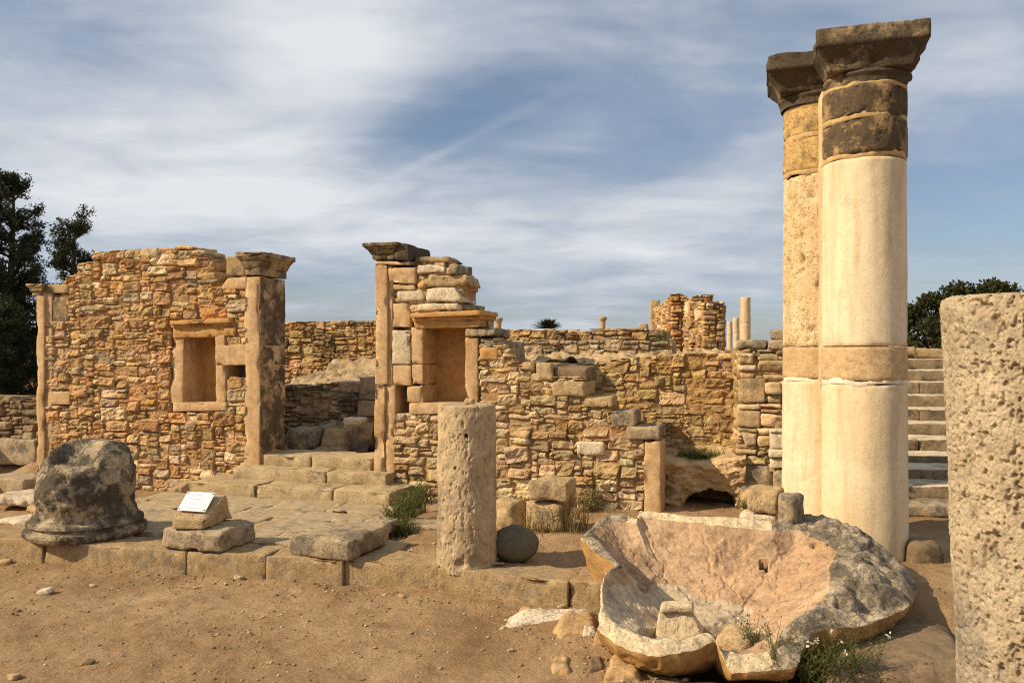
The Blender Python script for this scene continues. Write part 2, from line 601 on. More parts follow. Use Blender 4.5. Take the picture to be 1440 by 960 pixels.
def masonry(frame, poly, holes=(), pal=None, big=1.0, relief=0.035, thick=0.45, seed=1, core=True, gap=0.003, cw=0.02, ch=0.014, back=False, jag=0.0):
    """rubble wall: every stone a worn relief of its own in front of a mortar core; poly and holes in (s, z)"""
    rng = np.random.default_rng(seed)
    poly = np.array(poly, float)
    s0, z0 = poly.min(0)
    s1, z1 = poly.max(0)
    nx, ny = int((s1 - s0) / cw) + 1, int((z1 - z0) / ch) + 1
    gx, gz = np.meshgrid(s0 + (np.arange(nx) + 0.5) * cw, z0 + (np.arange(ny) + 0.5) * ch)

    def inside(a, b):
        m = inpoly(a, b, poly)
        for h in holes:
            m &= ~inpoly(a, b, h)
        return m
    mask = inside(gx, gz)
    stones = pack(mask, cw, ch, big, rng)
    VV, FF, TT = [], [], []
    off = 0
    pal = np.array(pal)
    patchn = rng.uniform(0, 50)
    for (i, j, k, v) in stones:
        a0, a1 = s0 + i * cw, s0 + (i + k) * cw
        b0, b1 = z0 + j * ch, z0 + (j + v) * ch
        ww, hh = a1 - a0, b1 - b0
        if ww < 0.025 or hh < 0.012:
            continue
        na, nb = int(min(18, max(5, ww / 0.016))), int(min(13, max(4, hh / 0.015)))
        A = np.concatenate([[-1], np.sin(np.linspace(-1, 1, na) * 1.25) / math.sin(1.25), [1]])
        B = np.concatenate([[-1], np.sin(np.linspace(-1, 1, nb) * 1.25) / math.sin(1.25), [1]])
        a, b = np.meshgrid(A, B, indexing='ij')
        kk = rng.uniform(0.0, 0.15)
        xa, xb = a * np.sqrt(1 - kk * b * b * 0.9), b * np.sqrt(1 - kk * a * a * 0.9)
        mn = min(ww, hh)
        jit = rng.uniform(-1, 1, (4, 2)) * np.array((0.12 * min(ww, 0.12) + 0.12 * mn, 0.17 * mn))
        uu, vv = (xa + 1) / 2, (xb + 1) / 2
        jx = (1 - uu) * (1 - vv) * jit[0, 0] + uu * (1 - vv) * jit[1, 0] + uu * vv * jit[2, 0] + (1 - uu) * vv * jit[3, 0]
        jz = (1 - uu) * (1 - vv) * jit[0, 1] + uu * (1 - vv) * jit[1, 1] + uu * vv * jit[2, 1] + (1 - uu) * vv * jit[3, 1]
        sg = gap * rng.uniform(-0.6, 1.6)
        ps = (a0 + a1) / 2 + xa * (ww / 2 - sg) + jx
        pz = (b0 + b1) / 2 + xb * (hh / 2 - sg) + jz
        p_ = rng.uniform(7.0, 22.0)
        e = np.abs(a) ** p_ + np.abs(b) ** p_
        D = relief * rng.uniform(0.35, 1.0) * min(1, 0.45 + mn / 0.14)
        out = D * np.maximum(0, 1 - np.minimum(1, e)) ** 0.3
        ti = rng.uniform(-1, 1, 2)
        out = out + rng.normal(0, 0.009) + (a * ti[0] * 0.012 + b * ti[1] * 0.013)
        sd = rng.uniform(0, 90)
        q3 = np.stack([ps + sd, pz * 1.5 + sd, out + sd], -1)
        out = out + (np.abs(fbm(q3 * 6, 3)) - 0.15) * 0.050 * min(1, 0.3 + mn / 0.14) + fbm(q3 * 26, 3) * 0.016
        ps = ps + vnoise(q3 * 9 + 40) * 0.008
        pz = pz + vnoise(q3 * 9 + 80) * 0.006
        bd = np.zeros_like(a, bool)
        bd[0], bd[-1], bd[:, 0], bd[:, -1] = True, True, True, True
        out = np.where(bd, -0.13 if (b1 > z1 - 0.3 or jag) else -0.06, out)
        VV.append(frame(ps, out, pz).reshape(-1, 3))
        FF.append(gridfaces(na + 2, nb + 2) + off)
        off += a.size
        big_n = 0.5 + 0.5 * vnoise(np.array([[a0 * 1.6 + patchn, b0 * 2.0, 3.3]]))[0]
        pick = int(np.clip((0.42 * big_n + 0.68 * rng.random()) * len(pal), 0, len(pal) - 1))
        c = pal[pick] * rng.uniform(0.66, 1.18) * (1 + rng.normal(0, 0.035, 3))
        TT.append(np.broadcast_to(np.clip(c, 0.02, 0.9), (a.size, 3)))
    geo = [(np.concatenate(VV), np.concatenate(FF), 0, np.concatenate(TT))] if VV else []
    if core:
        c2 = 0.026
        mx, mz = int((s1 - s0) / c2) + 1, int((z1 - z0) / c2) + 1
        hx, hz = np.meshgrid(s0 + (np.arange(mx) + 0.5) * c2, z0 + (np.arange(mz) + 0.5) * c2)
        m = inside(hx, hz) & inside(hx, hz + c2 * 0.9) & inside(hx - c2 * 0.4, hz) & inside(hx + c2 * 0.4, hz)
        vx, vz = np.meshgrid(s0 + np.arange(mx + 1) * c2, z0 + np.arange(mz + 1) * c2)
        nq = np.stack([vx, vz, vx * 0 + seed], -1)
        fo = -0.16 * relief + fbm(nq * 6, 4) * 0.028 + fbm(nq * 25, 2) * 0.006
        bo = -thick + fbm(nq * 9 + 30, 3) * 0.03
        Vf = frame(vx, fo, vz).reshape(-1, 3)
        Vb = frame(vx, bo, vz).reshape(-1, 3)
        nv = (mx + 1) * (mz + 1)
        J, I = np.nonzero(m)
        a_ = J * (mx + 1) + I
        q = np.stack([a_, a_ + 1, a_ + mx + 2, a_ + mx + 1], -1)
        fs = [q, q[:, ::-1] + nv]
        mp = np.pad(m, 1)
        for (dj, di, e0, e1) in ((-1, 0, 0, 1), (1, 0, mx + 2, mx + 1), (0, -1, mx + 1, 0), (0, 1, 1, mx + 2)):
            bmask = m & ~mp[1 + dj:1 + dj + mz, 1 + di:1 + di + mx]
            J, I = np.nonzero(bmask)
            a_ = J * (mx + 1) + I
            fs.append(np.stack([a_ + e1, a_ + e0, a_ + e0 + nv, a_ + e1 + nv], -1))
        geo.append((np.concatenate([Vf, Vb]), np.concatenate(fs), 1, pal.mean(0) * 0.9))
    return geo


def fpoly(pts, t=0.0):
    return [FS(x, y, t) for x, y in pts]


def frect(x0, x1, y0, y1, t=0.0):
    return fpoly([(x0, y0), (x1, y0), (x1, y1), (x0, y1)], t)

# ------------------------------------------------------------------ materials
def stone_mat(name, c1, c2, spot=None, spot_amt=0.5, spot_scale=3.0, scale=2.0, pits=0.0, pit_scale=55.0, bump=0.5, streak=None, streak_amt=0.0,
              tint=False, grain=0.25, rough=0.93, light=None, light_amt=0.0, light_scale=4.0, bumpscale=60.0, mott=1.0):
    m = bpy.data.materials.new(name)
    m.use_nodes = True
    t = m.node_tree
    t.nodes.clear()
    k = NT(t)
    tcn = k.n('ShaderNodeTexCoord')
    geo = k.n('ShaderNodeNewGeometry')
    v = geo.outputs['Position']
    base = k.ramp(k.noise(v, scale, 6, 0.6, 0.3), [(0.30, c1), (0.70, c2)])
    if tint:
        at = k.n('ShaderNodeAttribute', attribute_name='tint')
        f = k.ramp(k.noise(v, scale * 2.5, 6, 0.65), [(0.25, (0.66, 0.62, 0.58)), (0.55, (1.0, 1.0, 1.0)), (0.80, (1.25, 1.2, 1.12))])
        base = k.mix(1.0, at.outputs['Color'], f, 'MULTIPLY')
    if light is not None:
        lf = k.ramp(k.noise(v, light_scale, 8, 0.65, 0.2), [(0.62 - 0.25 * light_amt, 0.0), (0.74 - 0.2 * light_amt, 1.0)])
        base = k.mix(k.math('MULTIPLY', lf, min(1.0, 0.4 + light_amt)), base, light)
    if streak is not None:
        sf = k.ramp(k.noise(k.vmap(v, (6, 6, 0.5)), 1.6, 6, 0.6), [(0.46, 0.0), (0.68, 1.0)])
        base = k.mix(k.math('MULTIPLY', sf, streak_amt), base, streak)
    if spot is not None:
        sn = k.math('ADD', k.math('MULTIPLY', k.noise(v, spot_scale, 9, 0.68, 0.2), 0.8), k.math('MULTIPLY', k.noise(v, spot_scale * 9, 5, 0.7), 0.25))
        lo = 0.66 - 0.30 * spot_amt
        sf = k.ramp(sn, [(lo, 0.0), (lo + 0.10, 1.0)])
        base = k.mix(k.math('MULTIPLY', sf, min(0.95, 0.55 + 0.4 * spot_amt)), base, spot)
    base = k.mix(mott, base, k.ramp(k.noise(v, 13, 7, 0.72), [(0.28, (0.70, 0.66, 0.61)), (0.50, (1.0, 0.99, 0.97)), (0.74, (1.20, 1.18, 1.13))]), 'MULTIPLY')
    base = k.mix(0.4 + 0.6 * mott, base, k.ramp(k.noise(v, 48, 5, 0.7), [(0.30, (0.80, 0.77, 0.73)), (0.52, (1.0, 1.0, 1.0)), (0.72, (1.14, 1.13, 1.10))]), 'MULTIPLY')
    fine = k.noise(v, 110, 6, 0.7)
    base = k.mix(grain, base, k.ramp(fine, [(0.3, 0.25), (0.72, 0.85)]), 'OVERLAY')
    hgt = k.math('ADD', k.math('MULTIPLY', k.noise(v, bumpscale, 8, 0.68), 0.5), k.math('MULTIPLY', k.noise(v, bumpscale * 0.22, 6, 0.6), 1.0))
    if pits > 0:
        pn = k.math('ADD', k.math('MULTIPLY', k.noise(v, pit_scale, 3, 0.55, 0.3), 0.8), k.math('MULTIPLY', k.noise(v, pit_scale * 0.17, 3, 0.6), 0.35))
        pit = k.ramp(pn, [(0.62, 0.0), (0.72, 1.0)])
        hgt = k.math('SUBTRACT', hgt, k.math('MULTIPLY', pit, 1.1 * pits))
    bs = k.n('ShaderNodeBsdfPrincipled')
    bs.inputs['Roughness'].default_value = rough
    bs.inputs['Specular IOR Level'].default_value = 0.15
    k.l(base, bs.inputs['Base Color'])
    bp = k.n('ShaderNodeBump')
    bp.inputs['Strength'].default_value = min(1.0, bump)
    bp.inputs['Distance'].default_value = 0.012 * max(1.0, bump)
    k.l(hgt, bp.inputs['Height'])
    k.l(bp.outputs[0], bs.inputs['Normal'])
    out = k.n('ShaderNodeOutputMaterial')
    k.l(bs.outputs[0], out.inputs[0])
    return m


GREY = (0.085, 0.078, 0.066)
M = {}
M['rubble'] = stone_mat('rubble_stone', (0, 0, 0), (0, 0, 0), tint=True, spot=(0.11, 0.085, 0.055), spot_amt=0.22, spot_scale=3.5, scale=4.0, bump=0.9, grain=0.35, pits=0.35, pit_scale=70)
M['mortar'] = stone_mat('earth_mortar', (0.32, 0.185, 0.08), (0.44, 0.28, 0.14), scale=5, bump=1.0, grain=0.4, bumpscale=40)
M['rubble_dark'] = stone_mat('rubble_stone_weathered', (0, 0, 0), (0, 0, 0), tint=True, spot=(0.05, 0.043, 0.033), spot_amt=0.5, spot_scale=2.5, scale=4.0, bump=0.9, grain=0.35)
M['dressed'] = stone_mat('dressed_sandstone', (0.44, 0.28, 0.14), (0.58, 0.41, 0.23), spot=(0.20, 0.13, 0.07), spot_amt=0.20, spot_scale=5, scale=3.0, pits=0.5, pit_scale=60, bump=0.5, light=(0.64, 0.49, 0.30), light_amt=0.35, streak=(0.33, 0.17, 0.06), streak_amt=0.4)
M['dressed_orange'] = stone_mat('dressed_sandstone_ochre', (0.45, 0.245, 0.085), (0.56, 0.335, 0.135), spot=(0.16, 0.095, 0.045), spot_amt=0.25, spot_scale=6, scale=3.0, pits=0.3, pit_scale=60, bump=0.5)
M['pillar_side'] = stone_mat('dressed_sandstone_blackened', (0.40, 0.27, 0.14), (0.52, 0.37, 0.21), spot=(0.060, 0.048, 0.034), spot_amt=0.72, spot_scale=4.5, scale=3.0, pits=0.4, bump=0.6, streak=(0.10, 0.08, 0.055), streak_amt=0.7)
M['capital'] = stone_mat('lichened_capital_stone', (0.34, 0.235, 0.115), (0.46, 0.325, 0.165), spot=GREY, spot_amt=0.62, spot_scale=3.5, scale=4, pits=0.5, bump=0.7)
M['dark_capital'] = stone_mat('blackened_capital_stone', (0.26, 0.195, 0.115), (0.36, 0.27, 0.155), spot=(0.058, 0.047, 0.034), spot_amt=0.85, spot_scale=2.6, scale=5, pits=0.4, bump=0.9)
M['weathered'] = stone_mat('grey_weathered_block', (0.36, 0.275, 0.17), (0.46, 0.37, 0.25), spot=(0.115, 0.10, 0.08), spot_amt=0.62, spot_scale=4, scale=4, pits=0.5, bump=0.9)
M['tan_block'] = stone_mat('tan_weathered_block', (0.40, 0.28, 0.145), (0.52, 0.385, 0.22), spot=(0.18, 0.135, 0.085), spot_amt=0.45, spot_scale=4, scale=4, pits=0.5, bump=0.9)
M['white_block'] = stone_mat('white_limestone_block', (0.56, 0.46, 0.31), (0.68, 0.58, 0.43), spot=(0.27, 0.20, 0.12), spot_amt=0.3, spot_scale=5, scale=4, pits=0.4, bump=1.0)
M['step'] = stone_mat('worn_step_stone', (0.36, 0.27, 0.15), (0.47, 0.365, 0.22), spot=(0.12, 0.10, 0.075), spot_amt=0.36, spot_scale=5, scale=3, pits=0.4, bump=0.7)
M['pave'] = stone_mat('worn_paving_stone', (0.33, 0.25, 0.15), (0.45, 0.36, 0.235), spot=(0.17, 0.14, 0.105), spot_amt=0.38, spot_scale=3, scale=3, pits=0.3, bump=0.8)
M['riser'] = stone_mat('shade_darkened_step', (0.20, 0.15, 0.09), (0.32, 0.24, 0.145), spot=(0.085, 0.07, 0.05), spot_amt=0.5, spot_scale=5, scale=4, pits=0.4, bump=0.9)  # staircase risers: their shade is put into this darker colour
M['kerb'] = stone_mat('kerb_stone', (0.30, 0.205, 0.10), (0.42, 0.305, 0.175), spot=(0.19, 0.155, 0.11), spot_amt=0.45, spot_scale=4, scale=4, pits=0.3, bump=0.9)
M['statue'] = stone_mat('blackened_limestone', (0.32, 0.25, 0.16), (0.45, 0.37, 0.25), spot=(0.036, 0.032, 0.028), spot_amt=0.72, spot_scale=4.2, scale=5, pits=0.4, pit_scale=45, bump=1.0)
M['pitted'] = stone_mat('pitted_sandstone', (0.34, 0.27, 0.18), (0.45, 0.37, 0.26), spot=(0.17, 0.155, 0.13), spot_amt=0.42, spot_scale=1.6, scale=5, pits=0.25, pit_scale=90, bump=0.6, grain=0.3)
M['stump'] = stone_mat('pitted_column_stone', (0.385, 0.285, 0.165), (0.51, 0.395, 0.25), spot=(0.17, 0.145, 0.115), spot_amt=0.38, spot_scale=2.6, scale=5, pits=0.3, pit_scale=90, bump=0.7)
M['shaft'] = stone_mat('cream_column_stone', (0.65, 0.51, 0.315), (0.75, 0.62, 0.435), spot=(0.36, 0.29, 0.20), spot_amt=0.14, spot_scale=1.5, scale=1.4, pits=0.30, pit_scale=80, bump=0.25, streak=(0.45, 0.33, 0.18), streak_amt=0.70, mott=0.32, light=(0.50, 0.33, 0.13), light_amt=0.10, light_scale=1.6)
M['shaft_rough'] = stone_mat('pitted_cream_column_stone', (0.58, 0.42, 0.225), (0.68, 0.53, 0.33), spot=(0.34, 0.24, 0.13), spot_amt=0.22, spot_scale=4, scale=2, pits=1.0, pit_scale=48, bump=0.8, streak=(0.48, 0.29, 0.10), streak_amt=0.6, mott=0.6)
M['shaft_band'] = stone_mat('tan_column_band', (0.46, 0.31, 0.155), (0.58, 0.42, 0.235), spot=(0.26, 0.19, 0.12), spot_amt=0.3, spot_scale=3, scale=3, pits=0.6, pit_scale=75, bump=0.5)
M['shaft_dark'] = stone_mat('blackened_column_drum', (0.30, 0.205, 0.10), (0.42, 0.28, 0.13), spot=(0.055, 0.045, 0.034), spot_amt=0.78, spot_scale=5.0, scale=4, pits=0.5, bump=0.8)
M['shaft_ochre'] = stone_mat('ochre_column_drum', (0.44, 0.29, 0.11), (0.55, 0.385, 0.17), spot=(0.12, 0.095, 0.06), spot_amt=0.50, spot_scale=3.5, scale=4, pits=0.8, pit_scale=55, bump=0.8)
M['repair'] = stone_mat('repair_mortar', (0.40, 0.27, 0.125), (0.49, 0.345, 0.175), scale=6, bump=0.6)
M['plaster'] = stone_mat('white_repair_plaster', (0.64, 0.53, 0.37), (0.73, 0.63, 0.48), scale=6, bump=0.5)
M['bowl_in'] = stone_mat('pink_lime_lining', (0.385, 0.245, 0.138), (0.50, 0.355, 0.225), spot=(0.20, 0.125, 0.078), spot_amt=0.46, spot_scale=4, scale=1.6, pits=0.25, pit_scale=70, bump=0.6, light=(0.58, 0.44, 0.28), light_amt=0.3, grain=0.3)
M['bowl_grey'] = stone_mat('grey_limestone_lining', (0.42, 0.335, 0.235), (0.53, 0.43, 0.30), spot=(0.21, 0.17, 0.13), spot_amt=0.42, spot_scale=5, scale=3, pits=0.3, bump=0.7)
M['bowl_rim'] = stone_mat('pale_rim_stone', (0.54, 0.42, 0.255), (0.66, 0.54, 0.36), spot=(0.25, 0.205, 0.15), spot_amt=0.32, spot_scale=8, scale=5, pits=0.5, bump=0.9)
M['bowl_out'] = stone_mat('lichened_basin_stone', (0.30, 0.24, 0.165), (0.44, 0.365, 0.265), spot=(0.085, 0.073, 0.058), spot_amt=0.62, spot_scale=8, scale=5, pits=0.5, bump=1.0, light=(0.55, 0.37, 0.15), light_amt=0.16, light_scale=9)
M['bowl_under'] = stone_mat('ochre_basin_underside', (0.34, 0.19, 0.065), (0.45, 0.28, 0.115), spot=(0.15, 0.095, 0.048), spot_amt=0.42, spot_scale=5, scale=4, bump=0.8)
M['ball'] = stone_mat('dark_smooth_boulder', (0.105, 0.088, 0.058), (0.15, 0.128, 0.088), scale=4, bump=0.25, grain=0.2)
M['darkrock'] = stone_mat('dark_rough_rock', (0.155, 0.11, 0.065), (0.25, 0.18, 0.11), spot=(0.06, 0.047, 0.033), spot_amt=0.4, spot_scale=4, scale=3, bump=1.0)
M['rock'] = stone_mat('ochre_rock', (0.36, 0.225, 0.10), (0.50, 0.345, 0.18), spot=(0.19, 0.125, 0.065), spot_amt=0.35, spot_scale=3, scale=3, bump=1.0)
M['palerock'] = stone_mat('pale_bedrock_and_sunlit_tread', (0.52, 0.42, 0.30), (0.66, 0.56, 0.42), spot=(0.24, 0.19, 0.14), spot_amt=0.4, spot_scale=4, scale=3, pits=0.5, pit_scale=30, bump=1.0)
M['bedrock'] = stone_mat('ochre_bedrock', (0.40, 0.275, 0.14), (0.54, 0.40, 0.225), spot=(0.22, 0.155, 0.085), spot_amt=0.35, spot_scale=3, scale=2.5, bump=1.0, light=(0.62, 0.51, 0.36), light_amt=0.3)
M['chalk'] = stone_mat('white_bedrock_band', (0.36, 0.26, 0.145), (0.50, 0.385, 0.24), spot=(0.20, 0.14, 0.08), spot_amt=0.5, spot_scale=2.5, scale=2.5, bump=1.0, light=(0.62, 0.52, 0.38), light_amt=0.25)
M['hole'] = stone_mat('dark_earth', (0.05, 0.035, 0.02), (0.08, 0.055, 0.03), bump=0.5)
M['gravel'] = stone_mat('gravel_stone', (0, 0, 0), (0, 0, 0), tint=True, bump=0.6, scale=8)

# ground: brown trampled dirt
m = bpy.data.materials.new('brown_dirt')
m.use_nodes = True
t = m.node_tree
t.nodes.clear()
k = NT(t)
pos = k.n('ShaderNodeNewGeometry').outputs['Position']
b = k.ramp(k.noise(pos, 1.1, 8, 0.62, 0.4), [(0.30, (0.225, 0.136, 0.066)), (0.50, (0.335, 0.216, 0.112)), (0.70, (0.44, 0.305, 0.175))])
b = k.mix(k.ramp(k.noise(pos, 5.5, 8, 0.7), [(0.50, 0.0), (0.72, 0.6)]), b, (0.170, 0.092, 0.038))
b = k.mix(k.ramp(k.noise(k.vmap(pos, (1, 1.6, 1), (0, 0, 0.5)), 9.0, 8, 0.7), [(0.52, 0.0), (0.75, 0.55)]), b, (0.40, 0.27, 0.145))
b = k.mix(0.45, b, k.ramp(k.noise(pos, 75, 6, 0.75), [(0.28, 0.18), (0.75, 0.85)]), 'OVERLAY')
vo = k.n('ShaderNodeTexVoronoi')
vo.inputs['Scale'].default_value = 42
k.l(pos, vo.inputs['Vector'])
pb = k.ramp(vo.outputs['Distance'], [(0.12, 1.0), (0.26, 0.0)])
sel = k.ramp(k.noise(pos, 23, 3, 0.6), [(0.50, 0.0), (0.60, 1.0)])
pebm = k.math('MULTIPLY', pb, sel)
b = k.mix(k.math('MULTIPLY', pebm, 0.55), b, (0.50, 0.37, 0.22))
hg = k.math('ADD', k.math('MULTIPLY', k.noise(pos, 50, 9, 0.72), 0.8), k.math('ADD', k.math('MULTIPLY', k.noise(pos, 9, 8, 0.62), 2.2), k.math('MULTIPLY', pebm, 0.7)))
bs = k.n('ShaderNodeBsdfPrincipled')
bs.inputs['Roughness'].default_value = 0.97
bs.inputs['Specular IOR Level'].default_value = 0.08
k.l(b, bs.inputs['Base Color'])
bp = k.n('ShaderNodeBump')
bp.inputs['Strength'].default_value = 1.0
bp.inputs['Distance'].default_value = 0.018
k.l(hg, bp.inputs['Height'])
k.l(bp.outputs[0], bs.inputs['Normal'])
k.l(bs.outputs[0], k.n('ShaderNodeOutputMaterial').inputs[0])
M['dirt'] = m


def leaf_mat(name, c1, c2, c3=None, trans=0.25):
    m = bpy.data.materials.new(name)
    m.use_nodes = True
    t = m.node_tree
    t.nodes.clear()
    k = NT(t)
    at = k.n('ShaderNodeAttribute', attribute_name='tint')
    sp = k.n('ShaderNodeSeparateColor')
    k.l(at.outputs['Color'], sp.inputs[0])
    stops = [(0.1, c1), (0.75, c2)] + ([(0.98, c3)] if c3 else [])
    c = k.ramp(sp.outputs[0], stops)
    d = k.n('ShaderNodeBsdfPrincipled')
    d.inputs['Roughness'].default_value = 0.75
    d.inputs['Specular IOR Level'].default_value = 0.15
    k.l(c, d.inputs['Base Color'])
    tr = k.n('ShaderNodeBsdfTranslucent')
    k.l(c, tr.inputs[0])
    ms = k.n('ShaderNodeMixShader')
    ms.inputs[0].default_value = trans
    k.l(d.outputs[0], ms.inputs[1])
    k.l(tr.outputs[0], ms.inputs[2])
    k.l(ms.outputs[0], k.n('ShaderNodeOutputMaterial').inputs[0])
    return m


M['needle'] = leaf_mat('dark_conifer_foliage', (0.018, 0.026, 0.010), (0.046, 0.060, 0.024))
M['bush'] = leaf_mat('dark_bush_foliage', (0.020, 0.026, 0.008), (0.060, 0.058, 0.020), (0.12, 0.060, 0.024))
M['weed'] = leaf_mat('green_weed', (0.070, 0.080, 0.022), (0.18, 0.18, 0.06), (0.36, 0.28, 0.11), 0.3)
M['grass'] = leaf_mat('green_grass', (0.05, 0.075, 0.015), (0.13, 0.17, 0.04), (0.30, 0.27, 0.09), 0.3)
M['drygrass'] = leaf_mat('dry_grass', (0.13, 0.105, 0.035), (0.28, 0.215, 0.085), (0.44, 0.34, 0.16), 0.3)
M['flower'] = leaf_mat('pale_flower', (0.55, 0.52, 0.38), (0.7, 0.66, 0.5))
M['bark'] = stone_mat('grey_bark', (0.06, 0.045, 0.03), (0.10, 0.075, 0.05), bump=1.0)


def plain(name, c, rough=0.5, metal=0.0):
    m = bpy.data.materials.new(name)
    m.use_nodes = True
    k = NT(m.node_tree)
    bs = m.node_tree.nodes['Principled BSDF']
    bs.inputs['Roughness'].default_value = rough
    bs.inputs['Metallic'].default_value = metal
    tcn = k.n('ShaderNodeTexCoord')
    k.l(k.ramp(k.noise(tcn.outputs['Object'], 18, 5), [(0.3, tuple(x * 0.93 for x in c)), (0.7, c)]), bs.inputs['Base Color'])
    return m


M['plate'] = plain('white_enamel_plate', (0.90, 0.885, 0.85), 0.35)
M['ink'] = plain('faded_grey_print', (0.24, 0.24, 0.24), 0.6)
M['screw'] = plain('rusty_screw', (0.12, 0.075, 0.04), 0.6, 0.5)

PAL_OR = [(0.43, 0.225, 0.08), (0.47, 0.262, 0.103), (0.50, 0.292, 0.124), (0.52, 0.32, 0.147), (0.54, 0.345, 0.168), (0.51, 0.33, 0.16), (0.59, 0.415, 0.22), (0.63, 0.485, 0.295), (0.47, 0.355, 0.22)]
PAL_TAN = [(0.42, 0.255, 0.11), (0.46, 0.305, 0.15), (0.49, 0.345, 0.18), (0.52, 0.375, 0.21), (0.55, 0.41, 0.24), (0.58, 0.43, 0.245), (0.62, 0.49, 0.30), (0.44, 0.345, 0.215)]
PAL_BACK = [(0.41, 0.255, 0.10), (0.46, 0.30, 0.125), (0.49, 0.33, 0.15), (0.51, 0.355, 0.17), (0.48, 0.345, 0.18), (0.54, 0.40, 0.215)]
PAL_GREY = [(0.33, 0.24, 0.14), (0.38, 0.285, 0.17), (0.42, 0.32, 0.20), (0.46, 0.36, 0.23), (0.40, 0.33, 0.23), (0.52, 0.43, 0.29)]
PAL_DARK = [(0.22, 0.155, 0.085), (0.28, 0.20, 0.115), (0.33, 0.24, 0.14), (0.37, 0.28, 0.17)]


# ------------------------------------------------------------------ ground sheet
def ST(x, y):
    dx, dy = x - A2[0], y - A2[1]
    return dx * U2[0] + dy * U2[1], dx * N2[0] + dy * N2[1]


def ground_z(x, y):
    s, t = ST(x, y)
    z = 0.03 * fbm(np.stack([x * 0.5, y * 0.5, x * 0], -1), 3) * smooth(1.5, 4, np.hypot(x, y))
    # made ground between the kerb and the facade
    up = smooth(-2.62, -2.45, t)
    lev = 0.125 + 0.03 * smooth(1.2, 2.2, s) - 0.06 * smooth(-1.3, -2.2, s) * smooth(-2.2, -1.6, t)
    lev = lev + 0.03 * fbm(np.stack([x * 3, y * 3, x * 0 + 5], -1), 3)
    z = z + 0.010 * np.exp(-((t + 2.75) / 0.22) ** 2)
    z = z * (1 - up) + lev * up
    # floor behind the doorway, between facade and inner wall
    room = smooth(0.25, 0.45, t) * (1 - smooth(2.35, 2.6, s))
    z = z * (1 - room) + 0.47 * room
    # left of the facade
    # dirt mound by the broken basin
    mx, my = P(845, 905, 4.9)[:2]
    z = z + 0.10 * np.exp(-(((x - mx) / 0.42) ** 2 + ((y - my) / 0.45) ** 2))
    cx0, cy0 = P(1020, 875, 5.15)[:2]
    z = z - 0.22 * smooth(1.0, 0.55, ((x - cx0) / 0.95) ** 2 + ((y - cy0) / 0.9) ** 2)
    # upper terrace
    tt = np.where(s > 3.75, 7.5, np.where(s < -4.2, 6.0, 2.9))
    ter = smooth(0, 0.5, t - tt)
    z = z * (1 - ter) + 1.42 * ter
    z = z + 0.22 * ter * smooth(1.0, 2.5, t - tt)
    near = np.exp(-((np.maximum(0, np.hypot(x, y) - 6)) / 4) ** 2)
    z = z + near * (0.018 * fbm(np.stack([x * 2.6, y * 2.6, x * 0 + 9], -1), 4) - 0.020 * np.maximum(0, fbm(np.stack([x * 4.2, y * 3.2, x * 0 + 29], -1), 2) - 0.15) + 0.016 * fbm(np.stack([x * 8, y * 8, x * 0 + 3], -1), 5, 0.6))
    return z


def geo_lines(a, b, fine, far0, far1):
    mid = np.arange(a, b + 1e-6, fine)
    st, lo, x = fine, [], a
    while x > far0:
        st *= 1.22
        x -= st
        lo.append(x)
    st, hi, x = fine, [], b
    while x < far1:
        st *= 1.22
        x += st
        hi.append(x)
    return np.concatenate([lo[::-1], mid, hi])


gx_ = geo_lines(-4.6, 3.6, 0.026, -420, 420)
gy_ = geo_lines(3.2, 8.6, 0.026, -60, 700)
GX, GY = np.meshgrid(gx_, gy_, indexing='ij')
mk('ground', [(np.stack([GX, GY, ground_z(GX, GY)], -1), gridfaces(len(gx_), len(gy_)))], M['dirt'], loc=(0, 0, 0), kind='structure')

# ------------------------------------------------------------------ paving and kerb
geo = []
rng = np.random.default_rng(3)
t = -2.33
while t < -0.62:
    h = rng.uniform(0.36, 0.55)
    if t + h > -0.75:
        h = -0.585 - t
    s = -1.55 + rng.uniform(-0.35, 0.25)
    while s < 1.25 - 0.12 * (t + 0.6) * -1 + 0.25 * (-0.6 - t) / 1.7:
        wd = rng.uniform(0.45, 0.95)
        gp = 0.003
        zt = 0.178 + rng.normal(0, 0.006)
        c = [W(s + gp, t + gp, 0.0), W(s + wd - gp, t + gp, 0.0), W(s + wd - gp, t + h - gp, 0.0), W(s + gp, t + h - gp, 0.0)]
        c += [p + np.array((0, 0, zt + rng.normal(0, 0.003))) for p in c]
        geo.append(hexa(c, r=0.005, res=0.030, amp=0.014, freq=7, warp=0.005, chip=0.010) + (0, ))
        s += wd
    t += h
mk('pavement', geo, M['pave'], kind='structure')

geo = []
jx = [-190, -60, 60, 138, 262, 374, 482, 617, 800, 850, 905]
for a, b_ in zip(jx[:-1], jx[1:]):
    def kp(px):
        # front line of the kerb seen in the photo: z 0.18 plane
        y = np.interp(px, [-190, 0, 140, 400, 620, 845, 905], [741, 757, 768, 783, 797, 821, 828])
        d = (EYE - 0.18) * F / (y - HY)
        return P(px, y, d)
    p0, p1 = kp(a), kp(b_)
    e = p1 - p0
    e[2] = 0
    L_ = np.linalg.norm(e)
    e /= L_
    nrm = np.array((-e[1], e[0], 0))
    gp = 0.001
    dpth = 0.36 + rng.uniform(-0.02, 0.05)
    zt = 0.18 + rng.normal(0, 0.006)
    off = rng.normal(0, 0.008)
    q0, q1 = p0 + e * gp + nrm * off, p1 - e * gp + nrm * off
    c = []
    for z in (-0.12, zt):
        for p in (q0, q1, q1 + nrm * dpth, q0 + nrm * dpth):
            c.append(np.array((p[0], p[1], z)))
    geo.append(hexa(c, r=0.007, res=0.022, amp=0.014, freq=9, warp=0.006, chip=0.014))
mk('kerb', geo, M['kerb'], kind='structure')


